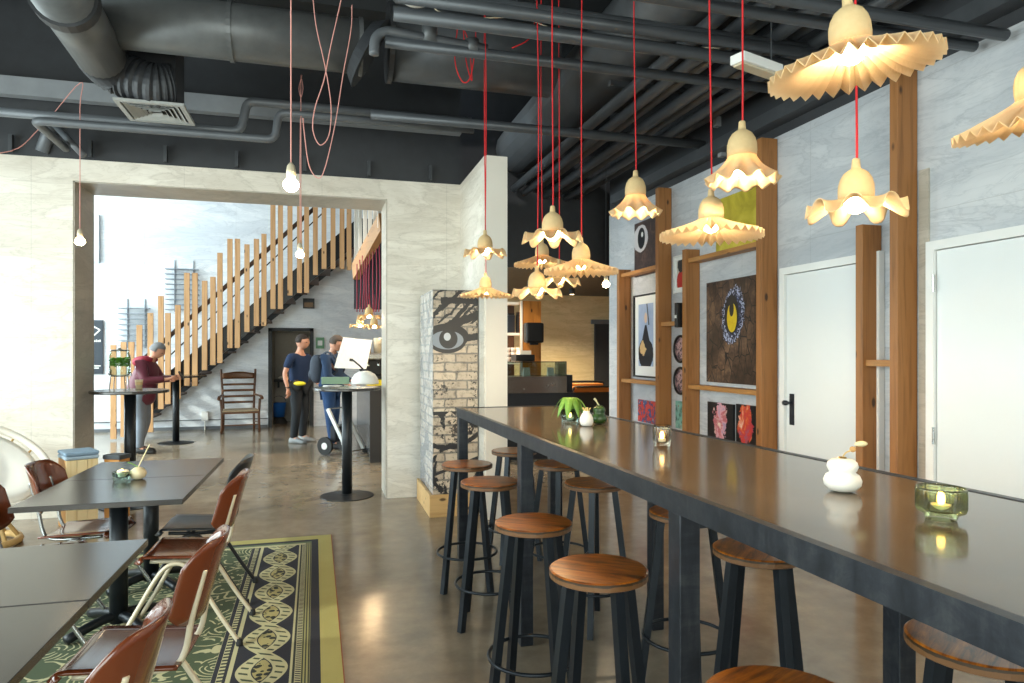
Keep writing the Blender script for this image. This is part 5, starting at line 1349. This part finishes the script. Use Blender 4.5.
# pushchair beside them
c=fl(341,452); t=thing('folding_trolley','folded trolley with pale frame and wheels behind the standing table','trolley',(c.x+.08,c.y-.22,0),-.7)
for s in (-1,1):
    MB().bar((-.20,s*.18,.66),(.16,s*.18,.06),.035,.05).build('side_rail',plain('pale_metal','#c6c9c8',.4,.2),t)
    MB().tube([(-.22,s*.20,.13),(-.22,s*.235,.13)],.13,24).build('wheel',M_rubber,t); MB().tube([(-.22,s*.195,.13),(-.22,s*.24,.13)],.05,16).build('hub',M_white,t)
    MB().tube([(.17,s*.19,.05),(.17,s*.22,.05)],.05,16).build('small_wheel',M_rubber,t)
for q in ((-.2,.66),(-.22,.13),(.16,.06),(-.05,.42)): MB().tube([(q[0],-.19,q[1]),(q[0],.19,q[1])],.012,8).build('cross_tube',M_chrome,t)
if 1: MB().box((-.14,0,.30),(.10,.30,.24)).build('bag',plain('dark_bag','#23242c',.8),t,bevel=.02)

# ------------------------------------------------------------------ light
def area(name,loc,rot,sx_,sy_,power,color):
    l=bpy.data.lights.new(name,'AREA'); l.shape='RECTANGLE'; l.size=sx_; l.size_y=sy_; l.energy=power; l.color=color
    o=bpy.data.objects.new(name,l); COL.objects.link(o); o.location=loc; o.rotation_euler=rot; return o
area('daylight_left',(XW-.35,2.0,1.9),(0,-PI/2,0),3.0,8.6,620,(.93,.965,1.0))
area('daylight_front',(-.8,YK-.35,1.9),(PI/2,0,0),6.0,3.0,420,(1,.97,.93))
area('daylight_inner',(XW-3.4,(YB+YF)/2+.2,2.7),(0,-PI/2,0),4.4,6.2,1350,(.87,.93,1.0))
sun=bpy.data.lights.new('sun','SUN'); sun.energy=2.2; sun.angle=.02; sun.color=(1,.95,.86)
so=bpy.data.objects.new('sun',sun); COL.objects.link(so); so.rotation_euler=(Vector((1,.55,-.62)).to_track_quat('-Z','Y').to_euler())
# ceiling spots of the inner and far rooms: housing, lens and lamp
def spot(p,label,power,col,grp='ceiling spotlights'):
    t=thing('ceiling_spotlight',label,'spotlight',p,0,grp)
    MB().lathe([(.05,0),(.055,.02),(.055,.10),(.02,.12)],seg=20).build('housing',M_dark2,t,sm=True)
    MB().lathe([(.001,-.001),(.045,-.001)],seg=20,caps=False).build('lens',emit('spot_lens_'+grp[:4],'#ffdca8',12),t)
    l=bpy.data.lights.new('spot','SPOT'); l.spot_size=2.5; l.spot_blend=.6; l.energy=power*4.5; l.color=col; l.shadow_soft_size=.05
    o=bpy.data.objects.new('spot_light',l); COL.objects.link(o); o.location=Vector(p)-Vector((0,0,.08))
spot((4.6,12.2,2.58),'spotlight under the lowered far ceiling, by the dark door',95,(1,.78,.5))
spot((3.4,11.0,2.58),'spotlight under the lowered far ceiling, above the serving counter',75,(1,.78,.5))
spot((1.9,9.6,2.9),'spotlight above the pine shelf unit',45,(1,.8,.55))
spot((1.3,10.5,3.0),'spotlight above the coffee counter',55,(1,.82,.6))
w=bpy.data.worlds.new('sky'); SC.world=w; w.use_nodes=True; nt=w.node_tree; nt.nodes.clear()
bg=nt.nodes.new('ShaderNodeBackground'); ow=nt.nodes.new('ShaderNodeOutputWorld'); sky=nt.nodes.new('ShaderNodeTexSky')
sky.sky_type='NISHITA'; sky.sun_disc=False; sky.sun_elevation=.6; sky.sun_rotation=2.0
nt.links.new(sky.outputs[0],bg.inputs[0]); bg.inputs[1].default_value=.25; nt.links.new(bg.outputs[0],ow.inputs[0])

# ------------------------------------------------------------------ camera
cam=bpy.data.cameras.new('camera'); co=bpy.data.objects.new('camera',cam); COL.objects.link(co); SC.camera=co
cam.sensor_fit='HORIZONTAL'; cam.sensor_width=36; cam.lens=FPX/1024*36; cam.clip_start=.05; cam.clip_end=100
cam.shift_y=(HY-341.5)/1024
co.location=(0,0,CAMH); co.rotation_euler=(PI/2,0,-TH)
vs=SC.view_settings; SC.display_settings.display_device='sRGB'; vs.view_transform='Standard'; vs.look='None'; vs.exposure=0.15; vs.gamma=1; vs.use_curve_mapping=False
SC.cycles.max_bounces=8; SC.cycles.diffuse_bounces=4; SC.cycles.glossy_bounces=4; SC.cycles.transparent_max_bounces=12
SC.cycles.sample_clamp_indirect=4.0; SC.cycles.use_denoising=True; SC.cycles.caustics_reflective=False; SC.cycles.caustics_refractive=False
